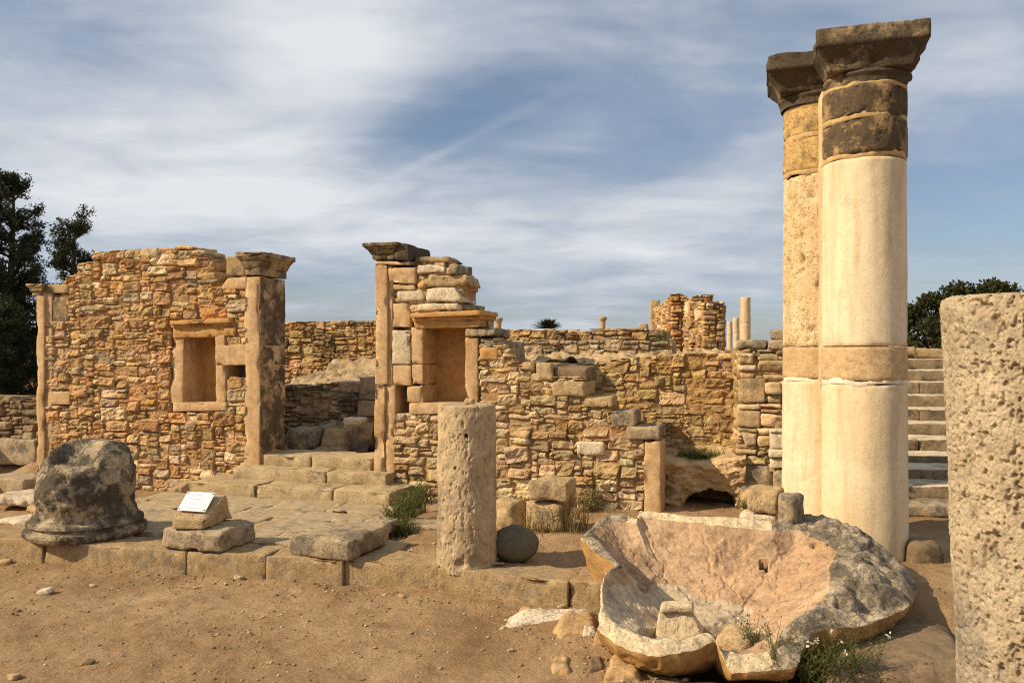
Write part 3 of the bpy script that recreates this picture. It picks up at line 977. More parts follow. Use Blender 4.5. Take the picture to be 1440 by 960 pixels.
# ------------------------------------------------------------------ the two facade walls
def fs(s0, s1, z0, z1, t0, t1, **kw):
    c = [W(s0, t0, z0), W(s1, t0, z0), W(s1, t1, z0), W(s0, t1, z0), W(s0, t0, z1), W(s1, t0, z1), W(s1, t1, z1), W(s0, t1, z1)]
    return hexa(c, **kw)


def ftaper(a, b, **kw):
    """block between two rectangles (s0, s1, t0, t1, z): bottom a, top b"""
    c = []
    for (s0, s1, t0, t1, z) in (a, b):
        c += [W(s0, t0, z), W(s1, t0, z), W(s1, t1, z), W(s0, t1, z)]
    return hexa(c, **kw)


def sx(px, t=0.0):
    return FS(px, 500, t)[0]


def zy(px, py, t=0.0):
    return FS(px, py, t)[1]


def capital_geo(s0, s1, t0, t1, z0, z1, over, tilt=0):
    h = z1 - z0
    g_ = [fs(s0 - 0.012, s1 + 0.012, z0, z0 + 0.34 * h, t0 - 0.012, t1 + 0.012, r=0.008, res=0.03, amp=0.006, warp=0.004, chip=0.015)]
    a = (s0 - 0.018, s1 + 0.018, t0 - 0.018, t1 + 0.018, z0 + 0.32 * h)
    m_ = (s0 - over * 0.55, s1 + over * 0.55, t0 - over * 0.55, t1 + over * 0.55, z0 + 0.62 * h)
    b_ = (s0 - over * 0.95, s1 + over * 0.95, t0 - over * 0.95, t1 + over * 0.95, z0 + 0.80 * h)
    g_.append(ftaper(a, m_, r=0.006, res=0.03, amp=0.006, warp=0.004, chip=0.015))
    g_.append(ftaper((*m_[:4], z0 + 0.60 * h), b_, r=0.006, res=0.03, amp=0.006, warp=0.004, chip=0.015))
    g_.append(fs(s0 - over, s1 + over, z0 + 0.78 * h, z1, t0 - over, t1 + over, r=0.008, res=0.028, amp=0.008, warp=0.006, chip=0.03))
    return g_


# ---- left wall
LW = thing('ruined_wall', 'tall ochre rubble wall with one framed niche window, on the left of the steps', 'wall', W(-1.8, 0.2, 0.0))
poly = fpoly([(60, 700), (64, 412), (92, 398), (93, 390), (109, 384), (111, 371), (131, 368), (133, 354), (172, 352), (223, 349), (246, 349), (271, 350), (287, 357), (297, 366),
              (299, 380), (306, 392), (312, 402), (350, 404), (350, 700)])
holes = [frect(240, 319, 449, 578), frect(303, 350, 484, 530), frect(62, 97, 400, 452), frect(64, 99, 549, 570)]
geo = masonry(FAC, poly, holes, PAL_OR, big=1.0, relief=0.034, thick=0.45, seed=21)
# loose-looking top stones complete the broken outline
for (x0, x1, y0, y1) in ((133, 150, 353, 364), (151, 171, 351.5, 363), (172, 197, 350, 362), (198, 222, 348, 362), (224, 243, 350, 360), (246, 272, 343.5, 350), (262, 287, 351, 358),
                         (270, 300, 366, 380), (284, 303, 381, 392), (111, 132, 370, 378), (94, 112, 388, 398)):
    gq = fr(x0, x1, y0, y1, -0.02 + RNG.uniform(-0.02, 0.02), 0.40, r=0.03, res=0.03, amp=0.018, warp=0.02, chip=0.03)
    geo.append(gq + (0, np.array(PAL_OR[RNG.integers(3, 8)]) * RNG.uniform(0.8, 1.05)))
mk('rubble_masonry', geo, [M['rubble'], M['mortar']], LW, flat=True)

geo = [fr(51, 62, 409, 670, -0.05, 0.44, r=0.008, amp=0.006, chip=0.02), fr(61.6, 73, 409, 655, -0.018, 0.43, r=0.008, amp=0.006, chip=0.03),
       fr(66, 98, 550, 569, -0.022, 0.3, r=0.012, amp=0.008, chip=0.02)]
pil = mk('pilaster', geo, M['dressed'], LW)
geo = [fr(66, 96, 411, 452, -0.016, 0.40, r=0.02, amp=0.012, warp=0.012, chip=0.04)]
sA, sB = sx(51), sx(66)
geo += capital_geo(sA, sx(64), -0.05, 0.42, zy(60, 416), zy(60, 399), 0.055)
geo.append(fr(64, 96, 400, 412, -0.03, 0.40, r=0.012, amp=0.01))
mk('pilaster_capital', geo, M['capital'], LW)

# doorway pillar with its capital and the cross piece to the window
s0, s1 = sx(346), sx(367.5)
pf = mk('doorway_pillar', [fs(s0, s1, 0.30, zy(357, 389), -0.03, 0.475, r=0.010, res=0.03, amp=0.007, warp=0.006, chip=0.02),
                           fq([(320, 391), (347, 388.5), (347, 406), (307, 407)], -0.028, 0.40, r=0.012, amp=0.01, chip=0.03)], M['dressed'], LW)
# the blackened stone skin on the doorway side of the pillar
zs_ = [0.545, zy(367, 514), zy(367, 486), zy(357, 388.5)]
mk('blackened_facing', [fs(s1 - 0.02, s1 + 0.006, zs_[0], zs_[1] - 0.004, -0.022, 0.468, r=0.006, res=0.03, amp=0.006, warp=0.004),
                        fs(s1 - 0.02, s1 + 0.004, zs_[1] + 0.004, zs_[2] - 0.004, -0.022, 0.468, r=0.006, res=0.03, amp=0.006, warp=0.004),
                        fs(s1 - 0.02, s1 + 0.006, zs_[2] + 0.004, zs_[3] - 0.01, -0.022, 0.468, r=0.006, res=0.03, amp=0.006, warp=0.004)], M['pillar_side'], LW)
zc0, zc1 = zy(362, 387), zy(362, 355)
mk('pillar_capital', capital_geo(s0 + 0.02, s1, -0.03, 0.475, zc0 - 0.004, zc1, 0.085) + [fr(319, 345, 361, 387.5, -0.025, 0.42, r=0.015, amp=0.014, warp=0.012, chip=0.05)], M['capital'], LW)
mk('cross_beam', [fq([(302, 487), (347, 483), (347, 513), (302, 514)], -0.024, 0.42, r=0.008, amp=0.006, chip=0.02)], M['dressed'], LW)
mk('beam_socket', [fs(sx(312), sx(348), zy(330, 534), zy(330, 510), 0.26, 0.44, r=0.01)], M['rubble_dark'], LW)

WN = mk('window', [fr(241, 258.5, 470, 567, -0.014, 0.42, r=0.014, amp=0.010, warp=0.012, chip=0.05),
                   fr(302.5, 316.5, 470, 567, -0.014, 0.42, r=0.012, amp=0.008, warp=0.006, chip=0.03)], M['dressed'], LW)
mk('niche_back', [fs(sx(250), sx(310), zy(280, 576), zy(280, 466), 0.35, 0.43, r=0.01, res=0.04, amp=0.01)], M['dressed_orange'], WN)
mk('lintel', [fq([(243, 459), (318, 456), (318, 473.5), (243, 475)], -0.022, 0.42, r=0.006, amp=0.004, chip=0.012),
              fq([(240, 455.5), (320, 452.5), (319, 457.5), (241, 460.5)], -0.05, 0.30, r=0.005, amp=0.004, chip=0.012),
              fq([(238, 450.5), (322, 447), (322, 453.5), (238, 456.5)], -0.085, 0.28, r=0.006, amp=0.005, chip=0.016)], M['dressed_orange'], WN)
mk('sill', [fq([(243, 565.5), (318, 565.5), (318, 577), (243, 578.5)], -0.03, 0.40, r=0.010, amp=0.007, chip=0.02)], M['dressed'], WN)

# ---- right wall
RW = thing('ruined_wall', 'rubble wall stepping down to a short stone post, framed niche behind the pitted stump', 'wall', W(1.9, 0.2, 0.0))
poly = fpoly([(548, 720), (548, 400), (580, 374), (588, 366), (632, 366), (640, 372), (640, 384), (655, 388), (655, 403), (648, 408), (648, 424), (646, 436), (660, 440), (672, 462),
              (700, 464), (700, 480), (716, 490), (722, 506), (735, 513), (774, 524), (780, 528), (820, 530), (824, 556), (832, 562), (858, 564), (860, 578), (880, 580), (888, 600), (906, 604), (909, 730)])
holes = [frect(524, 556, 340, 720), frect(576, 700, 437, 474), frect(545, 674, 462, 582), frect(548, 578, 405, 542), frect(545, 586, 374, 407), frect(550, 650, 362, 436)]
geo = masonry(FAC, poly, holes, PAL_TAN, big=1.0, relief=0.034, thick=0.45, seed=33, jag=1)
# rubble filling among the big top blocks
fill = fpoly([(548, 440), (548, 404), (583, 372), (590, 364), (632, 364), (640, 386), (655, 390), (650, 424), (644, 440)])
geo += masonry(FAC.at(0.03), fill, [], PAL_TAN, big=0.4, relief=0.03, thick=0.40, seed=34)
mk('rubble_masonry', geo, [M['rubble'], M['mortar']], RW, flat=True)

top = [  # big blocks of the broken top, through the wall: px left, right, top, bottom, material
    ((584, 362.5), (632, 362), (634, 370), (579, 371), 'capital'), ((586, 373), (624, 371), (625, 383.5), (585, 384.5), 'white_block'),
    ((632, 369), (645, 370), (644, 384), (627, 384.5), 'weathered'), ((602, 385.5), (656, 385), (660, 401.5), (602, 403), 'tan_block'),
    ((587, 386), (600, 386), (599, 394), (588, 395), 'tan_block'), ((588, 397), (599, 397), (599, 406), (588, 406), 'dressed_orange'),
    ((557, 410), (596, 406), (597, 422), (555, 425), 'white_block'), ((598, 406.5), (640, 404.5), (652, 425), (598, 424.5), 'white_block'),
    ((586, 428), (644, 426.5), (646, 436.5), (584, 438), 'white_block')]
for q_ in top:
    mk('coping_block', [fq(q_[:4], -0.03 + RNG.uniform(-0.015, 0.015), 0.40, r=0.022, res=0.022, amp=0.014, freq=12, warp=0.015, chip=0.035)], M[q_[4]], RW)
for (x0, x1, y0, y1, mt, t0, t1) in ((636, 660, 388, 404, 'capital', 0.25, 0.5), (634, 654, 408, 424, 'weathered', 0.22, 0.5), (645, 666, 428, 437, 'weathered', 0.05, 0.45),
                                     (681, 700, 477, 488, 'weathered', -0.02, 0.35), (674, 702, 488, 507, 'dressed_orange', -0.05, 0.32), (698, 722, 480, 506, 'weathered', 0.10, 0.5),
                                     (731, 752, 509, 524, 'tan_block', -0.04, 0.4), (752, 776, 511, 537, 'tan_block', -0.045, 0.4), (778, 827, 515, 535, 'darkrock', 0.0, 0.42),
                                     (777, 824, 536, 558, 'tan_block', -0.05, 0.40), (819, 861, 559, 574, 'tan_block', -0.04, 0.36), (855, 892, 576, 600, 'weathered', -0.03, 0.34), (881, 929, 600, 619, 'weathered', -0.05, 0.36),
                                     (801, 822, 538, 556, 'weathered', 0.1, 0.42), (811, 851, 621, 641, 'white_block', -0.045, 0.2)):
    mk('coping_block', [fr(x0, x1, y0, y1, t0, t1, r=0.022, res=0.024, amp=0.014, freq=11, warp=0.014, chip=0.035)], M[mt], RW)
mk('stone_post', [fr(905, 930, 620, 735, -0.035, 0.30, r=0.014, res=0.028, amp=0.008, warp=0.008, chip=0.03)], M['dressed'], RW)

zt = zy(530, 366)
mk('doorway_pillar', [fr(527, 544.5, 371, 541, -0.045, 0.46, r=0.008, amp=0.005, chip=0.02), fr(545.2, 551.5, 373, 541, -0.018, 0.44, r=0.005, amp=0.004),
                      fr(526, 541, 541.5, 676, -0.045, 0.46, r=0.010, amp=0.006, chip=0.03), fr(541.3, 555.5, 541.5, 676, -0.020, 0.44, r=0.010, amp=0.006, chip=0.02),
                      fr(551, 577, 427, 460, -0.012, 0.4, r=0.010, amp=0.006, chip=0.03), fr(552, 578, 513, 542, -0.011, 0.4, r=0.008, amp=0.006),
                      fr(545.5, 584, 376, 399, -0.03, 0.42, r=0.014, amp=0.008, chip=0.04), fr(552, 583, 400, 408, -0.02, 0.4, r=0.01, amp=0.008),
                      fr(571, 592, 543, 566, -0.016, 0.4, r=0.012, amp=0.008, chip=0.02), fr(527, 575, 366.5, 372, -0.055, 0.46, r=0.008, amp=0.006)], M['dressed'], RW)
mk('pale_slab', [fr(551, 577, 464, 512, -0.022, 0.3, r=0.012, amp=0.006, chip=0.03)], M['white_block'], RW, label='pale smooth slab set upright beside the niche')
zc0, zc1 = zy(535, 366.5), zy(535, 343.5)
cg = capital_geo(sx(528), sx(556), -0.05, 0.40, zc0, zc1, 0.085)
mk('pillar_capital', cg + [fr(553, 574.5, 343, 366, -0.09, 0.50, r=0.008, amp=0.010, chip=0.03)], M['dark_capital'], RW)
mk('beam_socket', [fs(sx(553), sx(575), zy(563, 566), zy(563, 540), 0.22, 0.44, r=0.01)], M['rubble_dark'], RW)
WN = mk('window', [fr(578, 594.5, 460, 512, -0.014, 0.43, r=0.008, amp=0.005, chip=0.02), fr(579, 594.5, 512.6, 541, -0.010, 0.43, r=0.010, amp=0.006, chip=0.03), fr(590, 595, 541.5, 568, -0.010, 0.43, r=0.01, amp=0.006),
                   fr(653.5, 672, 474, 568, -0.016, 0.42, r=0.012, amp=0.008, warp=0.008, chip=0.04)], M['dressed'], RW)
mk('niche_back', [fs(sx(580), sx(668), zy(625, 580), zy(625, 455), 0.40, 0.47, r=0.01, res=0.04, amp=0.008)], M['dressed_orange'], WN)
mk('lintel', [fq([(581, 451), (673, 447.5), (673, 459.5), (583, 462)], -0.035, 0.46, r=0.006, amp=0.004, chip=0.014),
              fq([(579, 446), (675, 442), (674, 448.5), (580, 452)], -0.07, 0.46, r=0.006, amp=0.004, chip=0.012),
              fq([(577, 440.5), (676, 435.5), (676, 443), (577, 447)], -0.115, 0.47, r=0.008, amp=0.006, chip=0.02)], M['dressed_orange'], WN)
mk('cap_stone', [fr(653.5, 697, 462, 474, -0.05, 0.42, r=0.02, amp=0.016, warp=0.02, chip=0.04)], M['weathered'], RW)
mk('sill', [fq([(575, 566.5), (674, 566.5), (674, 581), (574, 582.5)], -0.03, 0.42, r=0.010, amp=0.007, chip=0.02)], M['dressed'], WN)

# ------------------------------------------------------------------ entrance steps
ST_ = thing('stone_steps', 'three broad worn stone steps rising between the two doorway pillars', 'steps', W(-0.2, -0.3, 0.18))
kw = dict(r=0.012, res=0.028, amp=0.010, freq=7, warp=0.006, chip=0.025)
a, b_, c_, d_ = [sx(p, -0.58) for p in (264, 358, 467, 549)]
mk('step', [fs(a, b_ - 0.006, 0.02, 0.300, -0.58, 0.0, **kw), fs(b_ + 0.006, c_ - 0.005, 0.02, 0.296, -0.575, 0.0, **kw), fs(c_ + 0.005, d_, 0.02, 0.302, -0.585, 0.02, **kw)], M['step'], ST_)
a, b_, c_ = [sx(p, -0.22) for p in (326, 458, 543)]
mk('step', [fs(a, b_ - 0.006, 0.27, 0.422, -0.22, 0.1, **kw), fs(b_ + 0.006, c_, 0.27, 0.418, -0.225, 0.1, **kw)], M['step'], ST_)
a, b_, c_ = sx(367) + 0.004, sx(437), sx(526) - 0.004
mk('step', [fs(a, b_ - 0.005, 0.39, 0.540, -0.012, 0.5, **kw), fs(b_ + 0.005, c_, 0.39, 0.545, -0.006, 0.5, **kw)], M['step'], ST_)


# ------------------------------------------------------------------ walls and rock behind
def wall_thing(name, label, poly, t, pal, mats, **kw):
    geo = masonry(FAC.at(t), poly, kw.pop('holes', []), pal, **kw)
    return mk(name, geo, mats, label=label, cat='wall', flat=True)


tw = 3.0
wall_thing('terrace_wall', 'long low rubble wall along the skyline behind both ruined walls', fpoly([(330, 560), (330, 452), (398, 452), (450, 452), (527, 450), (620, 456), (702, 464), (745, 462), (800, 464), (880, 461), (930, 463), (938, 470), (938, 530), (700, 530)], tw), tw,
           PAL_BACK, [M['rubble_dark'], M['mortar']], big=0.5, relief=0.05, seed=41, thick=0.6, jag=1)
wall_thing('terrace_wall', 'second low course of thin rubble just below the skyline wall, right of the niche', fpoly([(690, 505), (690, 480), (760, 478), (850, 479), (945, 477), (950, 505)], 2.35), 2.35, PAL_GREY, [M['rubble_dark'], M['mortar']], big=0.5, relief=0.05, seed=42, thick=0.4, jag=1)
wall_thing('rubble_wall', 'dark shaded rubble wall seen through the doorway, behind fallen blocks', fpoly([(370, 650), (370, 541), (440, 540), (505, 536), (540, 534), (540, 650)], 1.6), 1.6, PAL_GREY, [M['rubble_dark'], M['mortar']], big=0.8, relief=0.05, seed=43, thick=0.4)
IB = [fr(504, 540, 530, 562, 1.25, 1.55, r=0.012, amp=0.008), fr(503, 540, 563, 585, 1.22, 1.55, r=0.012, amp=0.008), fr(505, 540, 586, 640, 1.27, 1.55, r=0.014, amp=0.012, chip=0.03)]
mk('masonry_pier', IB, M['weathered'], label='squared pier of grey blocks behind the right doorway pillar', cat='pier')
wall_thing('rubble_wall', 'tan rubble wall crossed by the stepped shadow, behind the short post', fpoly([(680, 740), (680, 509), (760, 511), (830, 509), (880, 504), (935, 498), (1050, 495), (1050, 700)], 0.9), 0.9, PAL_BACK, [M['rubble'], M['mortar']], big=0.8, relief=0.022, seed=44, thick=0.45)
for (x0, x1, y0, y1) in ((930, 985, 492, 500), (986, 1004, 491, 499), (1003, 1022, 494, 504), (1022, 1037, 496, 508), (880, 928, 500, 509)):
    pass

# rock shelf between the lower walls and the terrace wall
ss = np.arange(-1.6, 4.2, 0.035)
ttv = np.linspace(0.0, 1.0, 60)
SSg, TG = np.meshgrid(ss, ttv, indexing='ij')
dw = SSg < 1.45
t0 = np.where(dw, 1.62, 0.95)
TT2 = t0 + TG * (3.15 - t0)
zl = np.where(dw, 1.22, 1.545 + 0.05 * smooth(2.6, 4.0, SSg))
zh = np.where(dw, 1.60, 1.62)
q3 = np.stack([SSg * 1.3, TT2 * 3, SSg * 0], -1)
prof = np.where(dw, 0.25 * smooth(0.0, 0.3, TG) + 0.75 * smooth(0.62, 0.92, TG + 0.10 * fbm(q3 * 1.7 + 5, 3)), np.clip(TG * 1.15, 0, 1) ** 0.8)
ZZ = zl + (zh - zl) * prof + fbm(q3 * 2.6, 5) * 0.09 + np.abs(fbm(q3 * 5 + 7, 4)) * 0.16 - 0.06 + 0.05 * np.abs(fbm(np.stack([SSg * 1.5, TT2 * 9, SSg * 0], -1) * 2, 4)) + fbm(np.stack([SSg * 2, TT2 * 2, SSg * 0], -1) * 9, 3) * 0.02
VV_ = np.stack([A2[0] + SSg * U2[0] + TT2 * N2[0], A2[1] + SSg * U2[1] + TT2 * N2[1], ZZ], -1)
ff = gridfaces(*SSg.shape)
lw_ = dw.reshape(-1)[ff].all(1)
mk('rock_shelf', [(VV_.reshape(-1, 3), [ff[lw_]], 0), (VV_.reshape(-1, 3), [ff[~lw_]], 1)], [M['chalk'], M['bedrock']], kind='structure')

# rock outcrop with the small dark cave to the right of the post
px = np.arange(926, 1050, 1.1)
py = np.arange(632, 742, 1.1)
PX, PY = np.meshgrid(px, py, indexing='ij')
Sg, Zg = np.zeros_like(PX), np.zeros_like(PX)
for i in range(len(px)):
    r_ = (px[i] - CX) / F
    Y_ = (N2 @ A2 + 0.45) / (N2[0] * r_ + N2[1])
    Sg[i] = U2 @ (np.array((Y_ * r_, Y_)) - A2)
    Zg[i] = EYE - (py - HY) / F * Y_
q3 = np.stack([Sg * 1.2, Zg * 2.2, Sg * 0 + 4], -1)
T_ = 0.42 + fbm(q3 * 3, 5) * 0.16 + fbm(q3 * 12, 3) * 0.03 - 0.10 * smooth(700, 650, PY)
ztop = np.interp(PX, [926, 960, 985, 1005, 1030, 1050], [640, 646, 650, 648, 642, 638])
T_ = T_ + smooth(4, -9, PY - ztop) * 0.45                      # the top of the rock runs back to the wall
cave = ((PX - 1000) / 38.0) ** 2 + ((np.maximum(0, 718 - PY)) / 30.0) ** 2
cave = cave + fbm(q3 * 8 + 3, 3) * 0.35
T_ = T_ + smooth(1.05, 0.80, cave) * 0.75
VV_ = np.stack([A2[0] + Sg * U2[0] + T_ * N2[0], A2[1] + Sg * U2[1] + T_ * N2[1], Zg], -1)
mk('rock_outcrop', [(VV_, gridfaces(*PX.shape))], M['bedrock'], kind='structure')

# side wall of larger blocks
sL = sx(1036, 0.45)
poly = fpoly([(1036, 670), (1036, 486), (1082, 482), (1082, 464), (1200, 462), (1200, 690)], 0.45)
holes = [frect(1038, 1076, 534, 565, 0.45), frect(1037, 1070, 578, 600, 0.45), frect(1036, 1082, 478, 491, 0.45), frect(1083, 1104, 462, 484, 0.45)]
geo = masonry(FAC.at(0.45), poly, holes, PAL_TAN, big=1.6, relief=0.06, thick=0.55, seed=51, jag=1)
zb0, zt0 = 0.35, zy(1036, 487, 0.45)
geo += masonry(Frame(W(sL, 0.46, 0)[:2], N2, U2), [(0, zb0), (0.5, zb0), (0.5, zt0), (0, zt0)], [], PAL_BACK, big=0.9, relief=0.04, thick=0.1, seed=52, core=False)
SW = mk('block_wall', geo, [M['rubble'], M['mortar']], label='wall of coarse mixed blocks against the left side of the tall double column', cat='wall')
for (x0, x1, y0, y1, mt) in ((1037, 1077, 533, 566, 'tan_block'), (1036, 1071, 577, 601, 'tan_block'), (1035, 1081, 478, 491, 'weathered'), (1082.5, 1106, 463, 477, 'weathered'), (1082, 1108, 478, 492, 'weathered'),
                             (1036, 1072, 494, 504, 'weathered'), (1040, 1062, 512, 521, 'white_block'), (1092, 1104, 573, 590, 'tan_block'), (1092, 1106, 591, 603, 'tan_block')):
    mk('large_block', [fr(x0, x1, y0, y1, 0.40, 0.75, r=0.02, res=0.026, amp=0.014, warp=0.014, chip=0.03)], M[mt], SW)
mk('carved_fragment', [fr(1082, 1106, 606, 632, 0.26, 0.5, r=0.006, res=0.02, amp=0.003, warp=0.002, chip=0.012), fr(1085, 1106, 610, 630, 0.245, 0.3, r=0.006, res=0.02, amp=0.004),
                       fr(1081, 1107, 604, 608, 0.235, 0.5, r=0.006, res=0.02, amp=0.004), fr(1081, 1107, 632, 644, 0.22, 0.5, r=0.02, amp=0.006), fr(1083, 1107, 644, 658, 0.26, 0.5, r=0.01, amp=0.006)],
   M['white_block'], label='pale carved block with a sunken panel, set against the coarse side wall', cat='carved block')

# boulders inside the doorway
for (xl, xr, yb, zb, dp, h, mt, lab, kw) in (
        (399, 446, 634, 0.47, 0.45, 0.27, 'weathered', 'wide low grey block lying inside the doorway, against the left pillar', dict(rot=6)),
        (447, 478, 635, 0.47, 0.22, 0.30, 'tan_block', 'upright rounded slab in the middle of the doorway', dict(rot=-8, pitch=-8, taper=(0.75, 0.9))),
        (478, 497, 633, 0.47, 0.3, 0.30, 'rock', 'narrow rough block between the upright slab and the squared block in the doorway', dict(rot=5)),
        (493, 519, 634, 0.47, 0.35, 0.34, 'tan_block', 'squared brown block standing inside the doorway on the right', dict(rot=-4)),
        (480, 507, 598, 0.81, 0.20, 0.09, 'white_block', 'pale flat boulder lying on top of the doorway rubble', dict(rot=0)),
        (469, 492, 595, 0.74, 0.25, 0.22, 'rock', 'rounded brown boulder behind the pale flat one in the doorway', dict(rot=20)),
        (443, 466, 598, 0.66, 0.25, 0.20, 'tan_block', 'rounded tan boulder above the middle of the doorway rubble', dict(rot=-15)),
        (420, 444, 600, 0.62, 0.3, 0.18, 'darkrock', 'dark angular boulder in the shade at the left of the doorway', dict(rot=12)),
        (398, 424, 597, 0.60, 0.35, 0.22, 'rock', 'shaded brown boulder partly hidden by the left doorway pillar', dict(rot=-10))):
    mk('boulder', [pblock(xl, xr, yb, zb, dp, h, rocky=True, res=0.018, p=5.0, amp=0.10, **kw)], M[mt], label=lab, cat='boulder', group='stones inside the doorway')
geo = []
for i in range(60):
    p = W(RNG.uniform(-0.9, 1.2), RNG.uniform(0.9, 1.5), 0)
    hh = RNG.uniform(0.05, 0.13)
    zz_ = 0.47 + 0.26 * smooth(0.85, 1.4, ST(p[0], p[1])[1])
    geo.append(rock(boxc(p + (0, 0, zz_), rotax(RNG.uniform(-60, 60), RNG.uniform(-20, 20), RNG.uniform(-20, 20)), (hh * RNG.uniform(0.7, 1.4), hh, hh * 0.6)), res=0.025, p=4, amp=0.14) + (0, np.array(PAL_GREY[RNG.integers(0, 5)]) * 0.8))
mk('rubble', geo, M['rubble_dark'], kind='stuff', label='loose rubble heaped against the inner wall in the doorway', cat='rubble')


# ------------------------------------------------------------------ tall double column
DC = thing('double_column', 'tall pair of joined cream columns with blackened capitals', 'column', (2.62, 6.75, 0.1))
CA, CB = (2.68, 6.50), (2.53, 7.03)


def coldisp(amp, pit=0.0, seed=0.0, freq=5.0):
    def f(V):
        q = V + seed
        d = fbm(q * freq, 4) * amp
        if pit:
            n_ = fbm(q * np.array((26, 26, 20.0)) + 9, 2, 0.6)
            d = d - np.maximum(0, n_ - 0.26) * pit
        return d
    return f


def drum(name, c, z0, z1, r0, r1, mat, amp=0.006, pit=0.0, nseg=110, zres=0.022, wob=0.0, bev=0.008):
    prof = [(z0, r0 - bev), (z0 + bev, r0), (z1 - bev, r1), (z1, r1 - bev)]
    sd_ = RNG.uniform(0, 50)
    base_ = coldisp(amp, pit, sd_)

    def dd_(V):
        e_ = np.minimum(V[:, 2] - z0, z1 - V[:, 2])
        return base_(V) - np.exp(-np.maximum(e_, 0) / 0.025) * np.maximum(0, fbm(V * 7 + sd_ + 33, 3) - 0.08) * 0.07
    V, Fc = lathe(c[0], c[1], prof, nseg, zres, dd_)
    if wob:
        th = np.arctan2(V[:, 1] - c[1], V[:, 0] - c[0])
        edge = np.abs((V[:, 2] - z0) / (z1 - z0) - 0.5) * 2
        V[:, 2] += wob * vnoise(np.stack([np.cos(th) * 2.2 + z0 * 7, np.sin(th) * 2.2, th * 0], -1)) * edge
    return mk(name, [(V, Fc)], M[mat], DC)


for c, rr, kind in ((CA, 0.305, 0), (CB, 0.288, 1)):
    drum('drum', c, -0.08, 1.435, rr + 0.007, rr, 'shaft', 0.004, 0.0 if not kind else 0.02)
    drum('plaster_band', c, 1.425, 1.475, rr - 0.001, rr - 0.003, 'plaster', 0.006, wob=0.02)
    drum('drum', c, 1.465, 1.712, rr + 0.001, rr - 0.001, 'shaft_band', 0.005, 0.015)
    drum('drum', c, 1.720, 3.10, rr - 0.001, rr - 0.008, 'shaft' if not kind else 'shaft_rough', 0.004, 0.0 if not kind else 0.09)
    drum('mortar_joint', c, 3.09, 3.145, rr - 0.008, rr - 0.008, 'repair', 0.006, wob=0.02)
    drum('drum', c, 3.13, 3.385, rr - 0.003, rr - 0.003, 'shaft_dark' if not kind else 'shaft_ochre', 0.010, 0.05, wob=0.012)
    drum('mortar_joint', c, 3.375, 3.425, rr - 0.006, rr - 0.006, 'repair', 0.006, wob=0.012)
    drum('drum', c, 3.41, 3.63, rr - 0.003, rr - 0.003, 'shaft_dark' if not kind else 'shaft_ochre', 0.010, 0.05, wob=0.012)
    drum('mortar_joint', c, 3.62, 3.66, rr - 0.006, rr - 0.006, 'repair', 0.006, wob=0.012)


def sq_capital(c, half, rneck, z0, z1, seed):
    """abacus over a flaring moulding: round at the neck, square at the top"""
    n = 160
    th = np.arange(n) * 2 * math.pi / n
    cs, sn = np.cos(th), np.sin(th)
    sqr = 1 / np.maximum(np.abs(cs), np.abs(sn))
    prof = [(0.00, 0, 0.99), (0.08, 0, 1.0), (0.15, 0, 1.0), (0.17, 0, 1.05), (0.21, 0, 1.06), (0.225, 0, 1.02), (0.24, 0, 1.0), (0.245, 1, 1.0), (0.27, 1, 1.02), (0.34, 1, 1.035), (0.42, 1, 1.07), (0.50, 1, 1.125), (0.57, 1, 1.185), (0.63, 1, 1.235),
            (0.655, 1, 1.245), (0.66, 1, 9), (0.74, 1, 9), (0.82, 1, 9), (0.90, 1, 9), (0.985, 1, 9), (1.0, 1, 8.9), (1.0, 1, 8), (1.0, 1, 6), (1.0, 1, 3), (1.0, 1, 0.001)]
    rows = []
    for (h, sq_, m_) in prof:
        if not sq_:
            rad = np.full(n, rneck * m_)
        elif m_ > 1.5 or m_ < 0.5:
            rad = half * np.minimum(sqr, 1.40) * min(m_ / 9.0, 1.0)
        else:
            rad = (rneck * 0.985 + (half * 0.975 - rneck * 0.985) * (m_ - 1.0) / 0.245) * np.minimum(sqr, 1.40)
        rows.append(np.stack([rad * cs, rad * sn, np.full(n, z0 + (z1 - z0) * h)], -1))
    V = np.stack(rows, 1)
    x, y = V[..., 0].copy(), V[..., 1].copy()
    V[..., 0] = c[0] + x * U2[0] + y * N2[0]
    V[..., 1] = c[1] + x * U2[1] + y * N2[1]
    q = V + seed
    d = fbm(q * 9, 4) * 0.009 - np.maximum(0, fbm(q * 5 + 9, 3) - 0.16) * 0.05
    dirv = V - np.array((c[0], c[1], 0))
    dirv[..., 2] = 0
    ln = np.linalg.norm(dirv, axis=-1, keepdims=True)
    V = V + dirv / np.maximum(ln, 0.05) * (d * smooth(0.05, 0.2, ln[..., 0]))[..., None]
    V[..., 2] += fbm(q * 7 + 30, 4) * 0.012 * smooth(z0 + 0.55 * (z1 - z0), z1, V[..., 2])
    return V.reshape(-1, 3), gridfaces(n, len(prof), True)


mk('capital', [sq_capital((2.705, 6.50), 0.385, 0.297, 3.65, 4.035, 3.0)], M['dark_capital'], DC)
mk('capital', [sq_capital((2.505, 7.02), 0.39, 0.282, 3.655, 4.030, 14.0)], M['dark_capital'], DC)
ax = rotax(90 + 4)
mid = np.array(((CA[0] + CB[0]) / 2 + 0.03, (CA[1] + CB[1]) / 2, 0))
mk('joining_pier', [hexa(boxc(mid + (0, 0, 1.78), ax, (0.24, 0.20, 1.90)), r=0.01, res=0.09, amp=0.006, warp=0.002, chip=0.0)], M['shaft_rough'], DC)

# ------------------------------------------------------------------ pitted stump in the middle
cx_, cy_ = (656.5 - CX) / F * 6.08, 6.08


